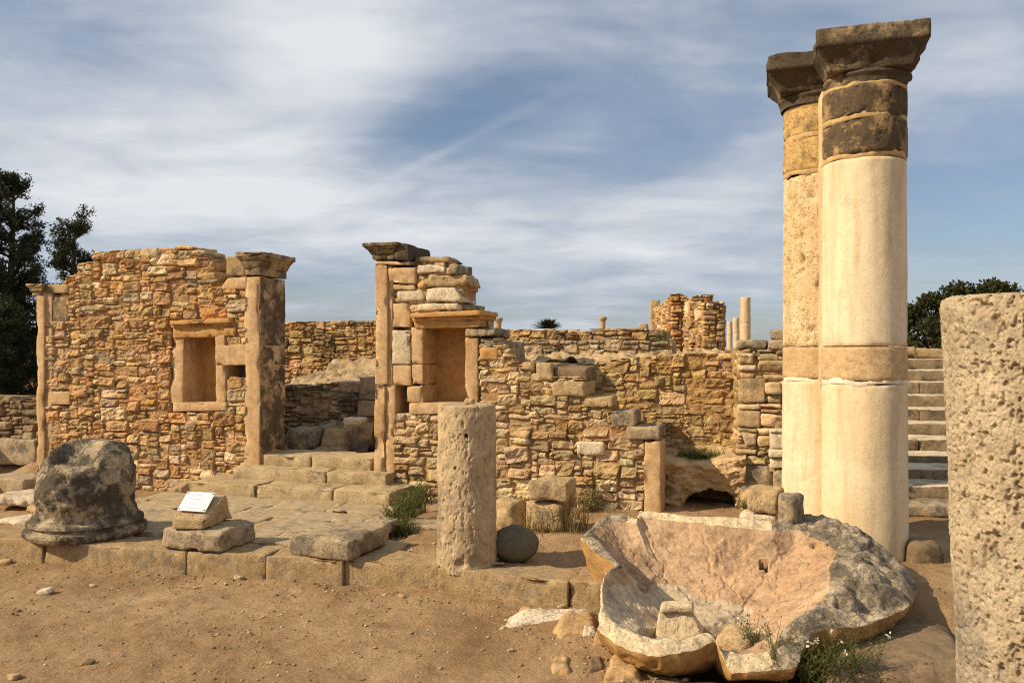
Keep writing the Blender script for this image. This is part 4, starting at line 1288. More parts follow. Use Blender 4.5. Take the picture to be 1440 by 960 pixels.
def stump_disp(V):
    d = fbm(V * 5, 4) * 0.012
    q = V * np.array((1, 1, 0.7))
    d = d - np.clip(fbm(q * np.array((48, 48, 34.0)) + 5, 3, 0.6) - 0.16, 0, 0.3) * 0.030
    d = d + fbm(V * np.array((30, 30, 20.0)) + 3, 4) * 0.005
    # bites out of the base, facing the viewer
    for (px_, py_, rad, dep) in ((648, 792, 0.05, 0.03), (668, 788, 0.055, 0.035), (690, 795, 0.06, 0.03)):
        p = P(px_, py_, 5.89)
        d = d - dep * smooth(rad, rad * 0.4, np.linalg.norm(V - p, axis=1))
    for (px_, py_, rad, dep) in ((655.5, 612.5, 0.020, 0.09), (640, 658, 0.011, 0.05), (647, 681, 0.010, 0.05)):
        p = P(px_, py_, 5.885)
        d = d - dep * smooth(rad, rad * 0.65, np.linalg.norm((V - p), axis=1))
    return d


SK = thing('column_stump', 'short pitted column stump standing on the kerb in front of the niche', 'column', (cx_, cy_, 0.16))
mk('shaft', [lathe(cx_, cy_, [(0.14, 0.212), (0.22, 0.213), (1.24, 0.207), (1.296, 0.203), (1.305, 0.19)], 330, 0.0065, stump_disp)], M['stump'], SK)
p = P(659, 567, 6.02)
mk('pebble', [hexa(boxc((p[0], p[1], 1.325), rotax(20), (0.042, 0.035, 0.03)), r=0.02, res=0.012, amp=0.008, warp=0.008)], M['tan_block'], label='small round stone lying on top of the pitted stump', cat='stone')

# dark ball
c = P(723.5, 773, 6.15)
V, Fc = lathe(0, 0, [(-1 + 0.001 + 0, 0.02)] + [(-math.cos(a), math.sin(a)) for a in np.linspace(0.12, math.pi - 0.02, 26)], 60, 0.2, None)
V = V * np.array((0.172, 0.165, 0.132))
V = V * (1 + fbm(V * 7, 4)[:, None] * 0.11)
mk('round_boulder', [(V + np.array((c[0], c[1], 0.295)), Fc)], M['ball'], label='smooth dark round boulder resting on the kerb right of the stump', cat='boulder')
p = P(702, 797, 5.98)
mk('pebble', [hexa(boxc((p[0], p[1], 0.195), rotax(10), (0.045, 0.03, 0.014)), r=0.012, res=0.012, amp=0.006)], M['rock'], label='flat brown pebble on the kerb between stump and dark ball', cat='stone')

# ------------------------------------------------------------------ near column at the right edge
cx_, cy_ = 1.872, 2.95


def near_disp(V):
    d = fbm(V * 4, 4) * 0.010
    q = V * np.array((1, 1, 0.75))
    d = d - np.clip(fbm(q * 58 + 5, 2, 0.5) - 0.26, 0, 0.25) * 0.058
    d = d - np.clip(vnoise(q * 120 + 5) - 0.35, 0, 0.4) * 0.016
    d = d - np.clip(fbm(q * 26 + 25, 3, 0.6) - 0.22, 0, 0.3) * 0.060
    return d + fbm(V * 110 + 3, 2) * 0.0030


V, Fc = lathe(cx_, cy_, [(-0.05, 0.315), (0.35, 0.318)] + [(1.84, 0.325), (1.872, 0.318), (1.882, 0.300)], 760, 0.0034, near_disp, lean=(-0.040, 0.0))
V[:, 0] += 0.050
mk('column_stump', [(V, Fc)], M['pitted'], label='large pitted column drum close by at the right edge', cat='column')

# ------------------------------------------------------------------ left: blackened base of a statue or altar
cx_, cy_ = P(121, 760, 7.02)[:2]
zb = 0.175
th = np.arange(150) * 2 * math.pi / 150
prof = [(0.0, 0.40), (0.02, 0.43), (0.05, 0.445), (0.078, 0.442), (0.09, 0.405), (0.105, 0.402), (0.12, 0.425), (0.145, 0.42), (0.165, 0.385), (0.20, 0.375), (0.26, 0.358), (0.33, 0.345), (0.40, 0.338), (0.48, 0.330), (0.56, 0.320),
        (0.64, 0.30), (0.70, 0.288), (0.74, 0.268), (0.77, 0.235), (0.79, 0.18), (0.80, 0.11), (0.803, 0.04), (0.803, 0.001)]
pr = []
for (a, b_) in zip(prof[:-1], prof[1:]):
    for u in np.linspace(0, 1, 5)[:-1]:
        pr.append((a[0] + (b_[0] - a[0]) * u, a[1] + (b_[1] - a[1]) * u))
pr = np.array(pr + [prof[-1]])
V = np.stack([np.cos(th)[:, None] * pr[None, :, 1], np.sin(th)[:, None] * pr[None, :, 1], np.broadcast_to(pr[None, :, 0], (150, len(pr)))], -1)
h_ = V[..., 2]
# the upper body stands back and leans; a lower lobe projects in front of it
V[..., 0] *= 1 + 0.10 * smooth(0.2, 0.5, h_)
front = smooth(-0.12, -0.17, V[..., 1] + 0.14 * vnoise(np.stack([V[..., 0] * 3, V[..., 0] * 0, V[..., 0] * 0], -1)))
cutz = 0.63 - 0.20 * smooth(-0.02, -0.34, V[..., 0]) ** 1.3 - 0.03 * smooth(0.1, 0.35, V[..., 0])
low = front * smooth(0.2, 0.3, h_)
V[..., 2] = np.where(h_ > 0.20, 0.20 + (h_ - 0.20) * (1 - low * (1 - (cutz - 0.20) / 0.60)), h_)
V[..., 2] -= 0.07 * smooth(0.45, 0.8, h_) * smooth(-0.08, -0.3, V[..., 0]) + 0.02 * smooth(0.5, 0.8, h_) * smooth(0.05, 0.3, V[..., 0])
V[..., 1] -= 0.09 * front * smooth(0.15, 0.4, h_)
V[..., 0] += 0.02 * smooth(0.2, 0.8, h_)
q = V + 7.7
nrm = V.copy()
nrm[..., 2] = 0
nrm /= np.maximum(np.linalg.norm(nrm, axis=-1, keepdims=True), 0.05)
dd = fbm(q * 4, 4) * 0.014 + fbm(q * 14, 4) * 0.016 + (np.abs(fbm(q * 9 + 3, 3)) - 0.15) * 0.03 - np.maximum(0, fbm(q * 6 + 40, 3) - 0.15) * 0.07
dd = dd * np.where(h_ < 0.17, 0.35, 1.0)
V = V + nrm * dd[..., None]
V[..., 2] += fbm(q * 5 + 12, 4) * 0.03 * smooth(0.3, 0.6, h_)
V = V * np.array((1.035, 1.035, 0.965)) + np.array((cx_, cy_, zb))
mk('statue_base', [(V, gridfaces(150, len(pr), True))], M['statue'], label='blackened broken round base with a moulded foot, leftmost on the kerb', cat='statue base')

# ------------------------------------------------------------------ notice on its stone
mk('stone_block', [pblock(229, 312, 771, 0.182, 0.42, 0.165, rot=-2, r=0.03, res=0.018, amp=0.012, freq=8, warp=0.02, chip=0.05)], M['weathered'], label='low grey block on the kerb carrying the white notice', cat='stone block')
PS = thing('notice_stone', 'small wedge stone with a white printed plate, on the low grey block', 'notice', P(275, 735, 6.55) * (1, 1, 0) + np.array((0, 0, 0.345)))
dB, dT = 6.40, 6.66
zb = 0.342


def onplate(px_, py_):
    """point on the sloping face of the wedge"""
    d = dB + (dT - dB) * (732 - py_) / (732 - 692)
    return P(px_, py_, d)


f0, f1, f2, f3 = onplate(242, 729), onplate(289, 733), onplate(308.5, 695), onplate(262, 692)
back = np.array((0.10, 0.33, 0)) * 0.55
mk('wedge', [hexa([np.array((f0[0], f0[1], zb)), np.array((f1[0], f1[1], zb)), np.array((f2[0] + 0.055, f2[1] + 0.16, zb)), np.array((f3[0] + 0.05, f3[1] + 0.16, zb)),
                   f0, f1, f2 + np.array((0.045, 0.03, -0.01)), f3 + np.array((0.0, 0.03, -0.005))], r=0.010, res=0.014, amp=0.006, warp=0.006, chip=0.02)], M['tan_block'], PS)
e = onplate(269, 719) - onplate(264.8, 693.2)
nr_ = np.cross(onplate(289.3, 722.1) - onplate(250, 719.3), onplate(264.8, 693.2) - onplate(250, 719.3))
nr_ = nr_ / np.linalg.norm(nr_)
if nr_[1] > 0:
    nr_ = -nr_
pl = [onplate(250, 719.3) + nr_ * 0.02, onplate(289.3, 722.1) + nr_ * 0.02, onplate(303.9, 694.8) + nr_ * 0.02, onplate(264.8, 693.2) + nr_ * 0.02]
PL = mk('plate', [hexa([pl[0] - nr_ * 0.006, pl[1] - nr_ * 0.006, pl[2] - nr_ * 0.006, pl[3] - nr_ * 0.006] + pl, r=0.002, res=0.05, amp=0, warp=0, chip=0)], M['plate'], PS)


def plq(u, v, lift=0.001):
    """point on the plate, u to the right, v upwards"""
    return (pl[0] * (1 - u) * (1 - v) + pl[1] * u * (1 - v) + pl[2] * u * v + pl[3] * (1 - u) * v) + nr_ * lift


for (u0, u1, v, hh, words) in ((0.24, 0.66, 0.80, 0.060, 1), (0.14, 0.66, 0.62, 0.062, 3), (0.14, 0.58, 0.36, 0.050, 3), (0.10, 0.76, 0.14, 0.050, 4)):
    geo = []
    u = u0
    wl = (u1 - u0) / words
    for wi in range(words):
        u = u0 + wi * wl
        while u < u0 + (wi + 0.82) * wl:          # faded letters, too small to read in the photograph
            wd = RNG.uniform(0.014, 0.022)
            geo.append(([plq(u, v - hh / 2), plq(u + 0.007, v - hh / 2), plq(u + 0.007, v + hh / 2), plq(u, v + hh / 2)], np.array([[0, 1, 2, 3]])))
            vb = v + RNG.choice((-0.5, 0.0, 0.36)) * hh
            geo.append(([plq(u + 0.007, vb), plq(u + wd, vb), plq(u + wd, vb + hh * 0.16), plq(u + 0.007, vb + hh * 0.16)], np.array([[0, 1, 2, 3]])))
            u += wd + 0.011
    mk('lettering', geo, M['ink'], PL, flat=True)
for (u, v) in ((0.06, 0.92), (0.94, 0.92), (0.06, 0.07), (0.94, 0.07)):
    cpt = plq(u, v, 0.002)
    V, Fc = lathe(0, 0, [(-0.002, 0.006), (0.001, 0.006), (0.002, 0.004)], 14, 0.01)
    ex = (pl[1] - pl[0]) / np.linalg.norm(pl[1] - pl[0])
    ey = np.cross(nr_, ex)
    mk('screw', [(cpt + V[:, :1] * ex + V[:, 1:2] * ey + V[:, 2:] * nr_, Fc)], M['screw'], PL)
# slab lying right of it
mk('stone_block', [pblock(404, 491, 781, 0.182, 0.62, 0.155, rot=-4, r=0.022, res=0.018, amp=0.014, freq=7, warp=0.025, chip=0.06)], M['weathered'], label='flat broken slab lying on the kerb in front of the steps', cat='stone block')
mk('stone_block', [pblock(521, 546, 752, 0.165, 0.35, 0.10, rot=6, r=0.03, res=0.02, amp=0.016, warp=0.02, chip=0.05)], M['weathered'], label='small broken lump behind the flat slab, beside green weeds', cat='stone block')

# ------------------------------------------------------------------ blocks by the right wall
mk('stone_block', [pblock(736, 791, 748, 0.14, 0.34, 0.27, rot=-2, rocky=True, res=0.022, p=6.0, amp=0.07)], M['tan_block'], label='rough tan block in weeds carrying a second squared block, before the rubble wall', cat='stone block')
mk('stone_block', [pblock(741, 797, 702, 0.425, 0.33, 0.165, rot=-1, r=0.025, res=0.02, amp=0.012, warp=0.014, chip=0.04)], M['tan_block'], label='squared tan block lying on top of the rough block in weeds', cat='stone block')
c = P(717, 735, 7.45)
mk('column_stub', [lathe(c[0], c[1], [(0.10, 0.13), (0.36, 0.128), (0.385, 0.115)], 60, 0.02, lambda V: fbm(V * 9, 4) * 0.03)], M['tan_block'], label='very short round stub behind the right side of the pitted stump', cat='column')
mk('stone_block', [pblock(1029, 1090, 722, 0.10, 0.55, 0.50, rot=-3, rocky=True, res=0.028, p=6.0, amp=0.07)], M['weathered'], label='big grey boulder block right of the dark cave', cat='stone block')
mk('stone_block', [pblock(1088, 1112, 726, 0.12, 0.5, 0.46, rot=3, rocky=True, res=0.028, p=6.0, amp=0.07)], M['weathered'], label='grey block wedged between the big boulder block and the tall columns', cat='stone block')
mk('stone_slab', [pblock(934, 985, 717, 0.06, 0.25, 0.05, rot=2, r=0.015, res=0.02, amp=0.008, warp=0.01, chip=0.02)], M['weathered'], label='thin grey slab lying at the mouth of the cave', cat='stone block')
mk('stone_block', [pblock(1279, 1335, 818, 0.02, 0.35, 0.27, rot=10, rocky=True, res=0.02, p=6.0, amp=0.07, taper=(0.85, 0.9))], M['darkrock'], label='dark rough block on the ground right of the tall columns', cat='stone block')
# stones on the back rim of the basin
mk('stone_block', [pblock(1040, 1108, 760, 0.05, 0.5, 0.40, rot=0, rocky=True, res=0.03, p=6.0, amp=0.07)], M['rock'], label='brown boulder half hidden behind the back rim of the basin', cat='stone block')
mk('stone_block', [pblock(1040, 1092, 737.5, 0.435, 0.28, 0.075, rot=-2, rocky=True, res=0.018, p=6.0, amp=0.07)], M['white_block'], label='thin pale stone under the squared blocks behind the basin', cat='stone block')
mk('stone_block', [pblock(1048, 1096, 722, 0.515, 0.26, 0.165, rot=-6, r=0.025, res=0.018, amp=0.010, warp=0.016, chip=0.04)], M['tan_block'], label='squared tan block perched behind the back rim of the basin', cat='stone block')
mk('stone_block', [pblock(1091, 1117, 747, 0.43, 0.20, 0.255, rot=-20, pitch=-4, r=0.03, res=0.016, amp=0.014, warp=0.018, chip=0.05)], M['weathered'], label='upright grey stone leaning on the back rim of the basin', cat='stone block')

# ------------------------------------------------------------------ broken stone basin
RIM = [  # inner edge (px), outer edge (px), outer drop, inner drop
    (832, 748, 816, 757, 0, 0), (845, 739, 833, 739, 0, 0), (858, 733, 853, 724, 0, 0), (880, 733, 880, 726, 0, 0), (896, 736, 896, 731, 0, 0), (902, 726, 899, 718, 0, 0),
    (943, 732, 943, 723, 0, 0), (985, 736, 984, 727, 0, 0), (1031, 741, 1031, 729, 0, 0), (1090, 747, 1089, 734, 0, 0), (1118, 744, 1127, 722, 0, 0), (1150, 758, 1174, 734, 0.06, 0),
    (1178, 776, 1226, 760, 0.10, -0.02), (1168, 800, 1270, 795, 0.10, -0.03), (1165, 822, 1292, 827, 0.08, -0.04), (1161, 841, 1279, 853, 0.05, 0.0), (1140, 856, 1236, 873, 0.03, 0),
    (1116, 870, 1190, 882, 0.02, 0), (1100, 887, 1142, 889, 0.02, 0.02), (1087, 907, 1120, 936, 0.05, 0.05), (1072, 918, 1080, 944, 0.08, 0.08), (1040, 919, 1050, 945, 0.08, 0.08), (1014, 918, 1028, 945, 0.08, 0.08), (1003, 906, 1014, 918, 0.03, 0.03),
    (996, 889, 1008, 902, 0, 0), (970, 894, 984, 912, 0, 0), (943, 898, 955, 920, 0, 0), (918, 897, 928, 923, 0, 0), (897, 893, 903, 920, 0, 0), (875, 882, 866, 906, 0, 0), (859, 871, 840, 884, 0, 0), (851, 855, 843, 862, 0, 0),
    (848, 835, 844, 836, 0, 0), (850, 815, 847, 814, 0, 0), (860, 804, 856, 800, 0, 0), (876, 797, 868, 799, 0, 0), (866, 788, 855, 789, 0, 0), (850, 770, 836, 775, 0, 0), (840, 758, 826, 766, 0, 0)]


def rimpt(px_, py_, drop):
    q_ = (py_ - HY) / F
    return P(px_, py_, (2.295 + drop) / (0.18 + q_))


ri = np.array([rimpt(a[0], a[1], a[5]) for a in RIM])
ro = np.array([rimpt(a[2], a[3], a[4]) for a in RIM])
seg = np.linalg.norm(np.roll(ri, -1, 0) - ri, axis=1) + np.linalg.norm(np.roll(ro, -1, 0) - ro, axis=1) + 0.02
cum = np.concatenate([[0], np.cumsum(seg)])
NR = 620
tt = np.linspace(0, cum[-1], NR, endpoint=False)


def loop(arr):
    e = np.vstack([arr, arr[:1]])
    return np.stack([np.interp(tt, cum, e[:, k_]) for k_ in range(3)], -1)


RI, RO = loop(ri), loop(ro)
RI += np.stack([fbm(RI * 16 + 9 * k_, 3) for k_ in range(3)], -1) * 0.011
RO += np.stack([fbm(RO * 14 + 9 * k_, 3) for k_ in range(3)], -1) * 0.014
Bc = P(1000, 884, 5.14)
BS = thing('stone_basin', 'huge broken stone basin with pinkish inside, lying tilted before the tall columns', 'basin', (Bc[0], Bc[1], 0.0))
NI = 190
rho = np.linspace(0, 1, NI) ** 0.85
ks = np.exp(-0.5 * (np.arange(-45, 46) / 22.0) ** 2)
ks /= ks.sum()
RS = np.stack([np.convolve(np.concatenate([RI[-45:, k_], RI[:, k_], RI[:45, k_]]), ks, 'valid') for k_ in range(3)], -1)
bl = smooth(0.70, 1.0, rho)[None, :, None]
RB = RS[:, None] * (1 - bl) + RI[:, None] * bl
IN = Bc[None, None] + (RB - Bc) * rho[None, :, None]
IN[..., 2] = Bc[2] + (RB[..., 2] - Bc[2]) * rho[None] ** 1.9
ipx = CX + F * IN[..., 0] / IN[..., 1]
ipy = HY + F * (EYE - IN[..., 2]) / IN[..., 1]
bump_ = fbm(IN * 5 + 3, 4) * 0.022 + fbm(IN * 22, 3) * 0.006
flk = smooth(0.10, 0.14, fbm(IN * 7 + 51, 4)) * 0.010 + smooth(0.16, 0.19, fbm(IN * 15 + 81, 3)) * 0.006
bump_ = bump_ - flk
for (x0, y0, x1, y1) in ((905, 738, 935, 800), (1118, 748, 1040, 860), (985, 740, 1000, 800), (935, 800, 985, 850)):
    ln_ = math.hypot(x1 - x0, y1 - y0)
    al = ((ipx - x0) * (x1 - x0) + (ipy - y0) * (y1 - y0)) / ln_
    ac = ((ipx - x0) * (y1 - y0) - (ipy - y0) * (x1 - x0)) / ln_ + 14 * fbm(IN * 5 + x0, 4)
    bump_ = bump_ - 0.014 * np.exp(-(ac / 1.3) ** 2) * (al > 0) * (al < ln_)
flake = smooth(0.05, 0.20, fbm(IN * 6 + 31, 4)) * np.exp(-(((ipx - 1035) / 45) ** 2 + ((ipy - 785) / 40) ** 2))
IN[..., 2] += (bump_ - flake * 0.035) * smooth(1.0, 0.93, rho)[None]
rec = (np.abs(ipx - 1074.5) < 6.2) & (np.abs(ipy - 795) < 8)
IN += rec[..., None] * np.array((0.02, 0.10, -0.10))
hole = smooth(1.1, 0.8, ((ipx - 1012) / 40) ** 2 + ((ipy - 886) / 8) ** 2) + smooth(1.1, 0.7, ((ipx - 915) / 16) ** 2 + ((ipy - 888) / 8) ** 2)
IN[..., 2] -= 0.10 * np.clip(hole, 0, 1)
not_ = smooth(1.1, 0.8, ((ipx - 1152) / 13) ** 2 + ((ipy - 768) / 6) ** 2)
IN += not_[..., None] * np.array((0.01, 0.02, -0.035))
fin = gridfaces(NR, NI, True)
qx, qy = ipx.reshape(-1)[fin].mean(1), ipy.reshape(-1)[fin].mean(1)
wob_ = fbm(np.stack([qx * 0.02, qy * 0.03, qx * 0], -1), 4) * 60
grey = (((qx - 905) / 75) ** 2 + ((qy - 860) / 42) ** 2 + wob_ * 0.012 < 1.0) | (((qx - 1000) / 60) ** 2 + ((qy - 862) / 22) ** 2 + wob_ * 0.012 < 1.0)
# rim top
NK = 40
u = np.linspace(0, 1, NK)
RM = RI[:, None] * (1 - u)[None, :, None] + RO[:, None] * u[None, :, None]
wd = np.linalg.norm(RO - RI, axis=1)
RM[..., 2] += (np.sin(u * math.pi)[None] ** 0.7 * (0.015 + 0.14 * np.clip(wd - 0.14, 0, 0.5))[:, None])
q = RM + 4
RM[..., 2] += ((fbm(q * 9, 4) * 0.030 + fbm(q * 30, 3) * 0.010) * np.clip(0.6 + wd[:, None] * 2, 0, 2) - np.maximum(0, fbm(q * 5 + 70, 3) - 0.1) * 0.08 * (wd[:, None] > 0.2)) * np.sin(u * math.pi)[None] ** 0.5
mpx = CX + F * RM[..., 0] / RM[..., 1]
mpy = HY + F * (EYE - RM[..., 2]) / RM[..., 1]
for (x0, y0, x1, y1, wd_, dp_) in ((1160, 843, 1282, 850, 3.0, 0.05), (1178, 778, 1230, 764, 2.5, 0.04), (1215, 800, 1285, 838, 2.0, 0.025), (1128, 740, 1190, 752, 2.0, 0.02), (1195, 780, 1262, 800, 2.0, 0.02)):
    ln_ = math.hypot(x1 - x0, y1 - y0)
    al = ((mpx - x0) * (x1 - x0) + (mpy - y0) * (y1 - y0)) / ln_
    ac = ((mpx - x0) * (y1 - y0) - (mpy - y0) * (x1 - x0)) / ln_ + 4 * fbm(RM * 9, 3)
    RM[..., 2] -= dp_ * np.exp(-(ac / wd_) ** 2) * (al > 0) * (al < ln_) * np.clip(np.sin(u * math.pi) * 2.2, 0, 1)[None]
RM[..., 2] -= 0.035 * smooth(0.0, 6.0, mpy - (843 + (mpx - 1160) * 0.06)) * smooth(1120, 1165, mpx) * np.clip(np.sin(u * math.pi) * 2.2, 0, 1)[None]
frm = gridfaces(NR, NK, True)
rpx = (CX + F * RM[..., 0] / RM[..., 1]).reshape(-1)[frm].mean(1)
rpy = (HY + F * (EYE - RM[..., 2]) / RM[..., 1]).reshape(-1)[frm].mean(1)
lich = (rpx > 1085) & (rpy > 722) | ((rpx < 882) & (rpy < 805))
# outside, curving under to the ground
NO = 26
v = np.linspace(0, 1, NO)
FT = Bc + (RO - Bc) * 0.60
FT[:, 2] = -0.06
OU = RO[:, None] + (FT - RO)[:, None] * (v ** 1.7)[None, :, None]
OU[..., 2] = RO[:, None, 2] + (FT - RO)[:, None, 2] * (v ** 0.8)[None]
q = OU + 11
od = (fbm(q * 6, 4) * 0.035 + fbm(q * 22, 3) * 0.012 - np.maximum(0, fbm(q * 9 + 60, 3) - 0.15) * 0.07) * np.sin(np.clip(v * 3, 0, 1) * math.pi / 2)[None]
dirv = OU - Bc
dirv[..., 2] = 0
OU = OU + dirv / np.maximum(np.linalg.norm(dirv, axis=-1, keepdims=True), 0.05) * od[..., None]
fou = gridfaces(NR, NO, True)
mk('basin_lining', [(IN.reshape(-1, 3), [fin[~grey]], 0), (IN.reshape(-1, 3), [fin[grey]], 1)], [M['bowl_in'], M['bowl_grey']], BS)
mk('basin_rim', [(RM.reshape(-1, 3), [frm[~lich]], 0), (RM.reshape(-1, 3), [frm[lich]], 1)], [M['bowl_rim'], M['bowl_out']], BS)
mk('basin_wall', [(OU.reshape(-1, 3), fou)], M['bowl_under'], BS)
lump = [P(1168, 848, 5.06), P(1222, 850, 5.06), P(1262, 806, 5.55), P(1186, 800, 5.40), P(1164, 806, 5.12), P(1218, 802, 5.12), P(1250, 788, 5.55), P(1180, 779, 5.40)]
lump = [p_ + np.array((0, 0, 0.05 if k_ > 3 else 0.0)) for k_, p_ in enumerate(lump)]
mk('rim_fragment', [rock(lump, res=0.010, p=7, amp=0.06)], M['bowl_out'], BS, label='grey broken lump standing on the right rim')

# stones lying in the basin
CF = mk('carved_stub', [hexa([P(920, 902, 4.84), P(990, 893, 4.84), P(990, 884, 5.08), P(922, 888, 5.08), P(927, 860, 4.90), P(974, 858, 4.90), P(972, 853, 5.02), P(931, 854, 5.02)], r=0.012, res=0.012, amp=0.008, warp=0.012, chip=0.02),
                        hexa([P(926, 864, 4.87), P(977, 861, 4.87), P(976, 854, 5.04), P(929, 855, 5.04), P(928, 852, 4.88), P(976, 849, 4.88), P(975, 845, 5.03), P(931, 846, 5.03)], r=0.014, res=0.012, amp=0.006, warp=0.008, chip=0.02)],
        M['bowl_rim'], label='small pale carved stub with a flat cap lying inside the broken basin', cat='carved stone')
mk('boulder', [rock(boxc(P(1038, 905, 4.70), rotax(-25, 8, 10), (0.10, 0.10, 0.08)), res=0.010, p=4, amp=0.09)], M['tan_block'], label='rounded tan stone filling the gap in the basin front', cat='boulder')
# rock that the basin leans on
bt = [P(1140, 945, 4.30), P(1365, 935, 4.25), P(1335, 874, 5.0), P(1215, 868, 5.0)]
bb = [p_ + np.array((-0.05, -0.12, 0)) for p_ in bt]
for p_ in bb:
    p_[2] = -0.25
mk('flat_rock', [rock(bb + bt, res=0.016, p=9, amp=0.10)],
   M['darkrock'], label='broad dark rock on the ground under the right side of the basin', cat='rock')

# ------------------------------------------------------------------ rocks at the left foot of the basin
for (pts, h, mt, lab) in (
        ([(712, 888), (846, 884), (842, 868), (720, 872)], 0.055, 'palerock', 'long pale bedrock hump in the dirt left of the basin'),
        ([(772, 922), (846, 914), (838, 884), (786, 888)], 0.085, 'rock', 'ochre rock with a flat sloping face, below the pale hump'),
        ([(772, 956), (804, 955), (800, 936), (776, 938)], 0.045, 'rock', 'small angular ochre stone at the bottom edge of the picture'),
        ([(824, 955), (850, 952), (848, 938), (828, 942)], 0.040, 'darkrock', 'dark brown shard in the dirt below the basin'),
        ([(830, 932), (862, 930), (858, 910), (836, 914)], 0.07, 'rock', 'bright ochre stone tight against the basin front'),
        ([(848, 965), (905, 968), (898, 940), (856, 940)], 0.07, 'rock', 'broken ochre rock under the basin lip at the bottom edge'),
        ([(815, 922), (842, 920), (838, 908), (820, 909)], 0.06, 'palerock', 'small whitish stone between the ochre rocks'),
        ([(834, 908), (852, 907), (850, 896), (838, 897)], 0.05, 'darkrock', 'reddish brown stone by the left lip of the basin')):
    c8 = []
    for lift, sc in ((-0.06, 1.15), (None, 0.72)):
        gp_ = []
        for (x, y) in pts:
            d = EYE * F / (y - HY)
            gp_.append(P(x, y, d))
        gp_ = np.array(gp_)
        cen = gp_.mean(0)
        gp_ = cen + (gp_ - cen) * sc
        zc = ground_z(np.array([cen[0]]), np.array([cen[1]]))[0]
        gp_[:, 2] = zc + (lift if lift is not None else h * 0.5)
        if lift is None:
            gp_[:, 2] += np.array((-0.35, -0.2, 0.15, 0.3)) * h
        c8 += list(gp_)
    # keep the front face tilted
    mk('rock', [rock(c8, res=0.010, p=8.0, amp=0.17)], M[mt], label=lab, cat='rock')

# loose stones on the trampled dirt
for (x, y, sz, mt, lab) in ((64, 832, 0.055, 'white_block', 'flat pale stone on the dirt in front of the blackened base'), (336, 815, 0.035, 'white_block', 'pale stone at the foot of the kerb below the notice'),
                            (130, 822, 0.022, 'white_block', 'small pale pebble on the dirt right of the flat pale stone'), (186, 798, 0.04, 'tan_block', 'tan stone beside the kerb below the blackened base'),
                            (126, 932, 0.03, 'darkrock', 'small dark stone on the open dirt at lower left'), (276, 828, 0.022, 'tan_block', 'small tan pebble on the dirt left of the pale kerb stone'),
                            (345, 803, 0.025, 'tan_block', 'small tan stone touching the kerb right of the notice'), (740, 864, 0.05, 'rock', 'flat ochre stone on the dirt behind the pale hump'),
                            (790, 858, 0.03, 'tan_block', 'small tan stone on the dirt by the kerb end'), (718, 922, 0.02, 'tan_block', 'lone pale pebble on the dirt left of the ochre rock'), (565, 842, 0.03, 'rock', 'brownish stone on the dirt before the flat slab kerb'),
                            (8, 792, 0.05, 'rock', 'ochre stone under the kerb at the left edge'), (20, 952, 0.04, 'tan_block', 'pale pebble on the dirt in the lower left corner'), (380, 935, 0.02, 'tan_block', 'lone small pebble low in the middle of the dirt')):
    d = EYE * F / (y - HY)
    p = P(x, y, d)
    p[2] = ground_z(np.array([p[0]]), np.array([p[1]]))[0] + sz * 0.25
    mk('loose_stone', [rock(boxc(p, rotax(RNG.uniform(-40, 40), RNG.uniform(-12, 12), RNG.uniform(-12, 12)), (sz, sz * 0.7, sz * 0.42)), res=sz * 0.22, p=3.2, amp=0.12)], M[mt], label=lab, cat='stone', group='loose stones on the dirt')

# pale rough bedrock left of the paving
for i, (xl, xr, yb, dp, h, mt, lab) in enumerate(((-20, 50, 712, 0.5, 0.12, 'palerock', 'pale rough rock on the ground at the left edge'), (30, 66, 722, 0.4, 0.08, 'rock', 'low ochre rock between the left edge rock and the blackened base'),
                                     (-10, 40, 738, 0.35, 0.05, 'palerock', 'flat pale rock just behind the kerb at the left edge'), (238, 262, 699, 0.3, 0.16, 'tan_block', 'wedge of tan stone set against the left end of the steps'))):
    mk('rock', [pblock(xl, xr, yb, 0.10, dp, h, rot=RNG.uniform(-10, 10), rocky=True, res=0.016, p=4.0, amp=0.13)], M[mt], label=lab, cat='rock')

# ------------------------------------------------------------------ gravel
ico = [(-1, 0, 0), (1, 0, 0), (0, -1, 0), (0, 1, 0), (0, 0, -1), (0, 0, 1)]
oct_v = np.array(ico, float)
oct_f = np.array([(1, 3, 5), (3, 0, 5), (0, 2, 5), (2, 1, 5), (3, 1, 4), (0, 3, 4), (2, 0, 4), (1, 2, 4)])
n = 26000
rng = np.random.default_rng(77)
gx = rng.uniform(-4.2, 3.0, n)
gy = 3.4 + 5.0 * rng.random(n) ** 1.1
dens_ = 0.5 + 0.5 * fbm(np.stack([gx * 1.3, gy * 1.3, gx * 0 + 2], -1), 3)
s_, t_ = ST(gx, gy)
nearkerb = np.exp(-np.abs(t_ + 2.85) / 0.16) * 0.6
bx_, by_ = P(820, 905, 4.9)[:2]
nearbowl = np.exp(-(((gx - bx_) / 0.45) ** 2 + ((gy - by_) / 0.6) ** 2)) * 0.8
keep = (rng.random(n) < dens_ ** 2.2 + nearkerb + nearbowl) & ~((t_ > -2.72) & (t_ < -2.3)) & ~((t_ > -2.4) & (s_ > -1.8) & (s_ < 1.5))
gx, gy = gx[keep], gy[keep]
n = len(gx)
sz = 0.003 + 0.012 * rng.random(n) ** 3.5 + 0.010 * (rng.random(n) < 0.015)
gz = ground_z(gx, gy)
V = oct_v[None] * (sz[:, None, None] * rng.uniform(0.55, 1.35, (n, 6, 1))) * np.array((1.2, 1.0, 0.65))
an = rng.uniform(0, 6.28, n)
ca, sa = np.cos(an)[:, None], np.sin(an)[:, None]
V = np.stack([V[..., 0] * ca - V[..., 1] * sa, V[..., 0] * sa + V[..., 1] * ca, V[..., 2]], -1)
V = V + np.stack([gx, gy, gz + sz * 0.2], -1)[:, None]
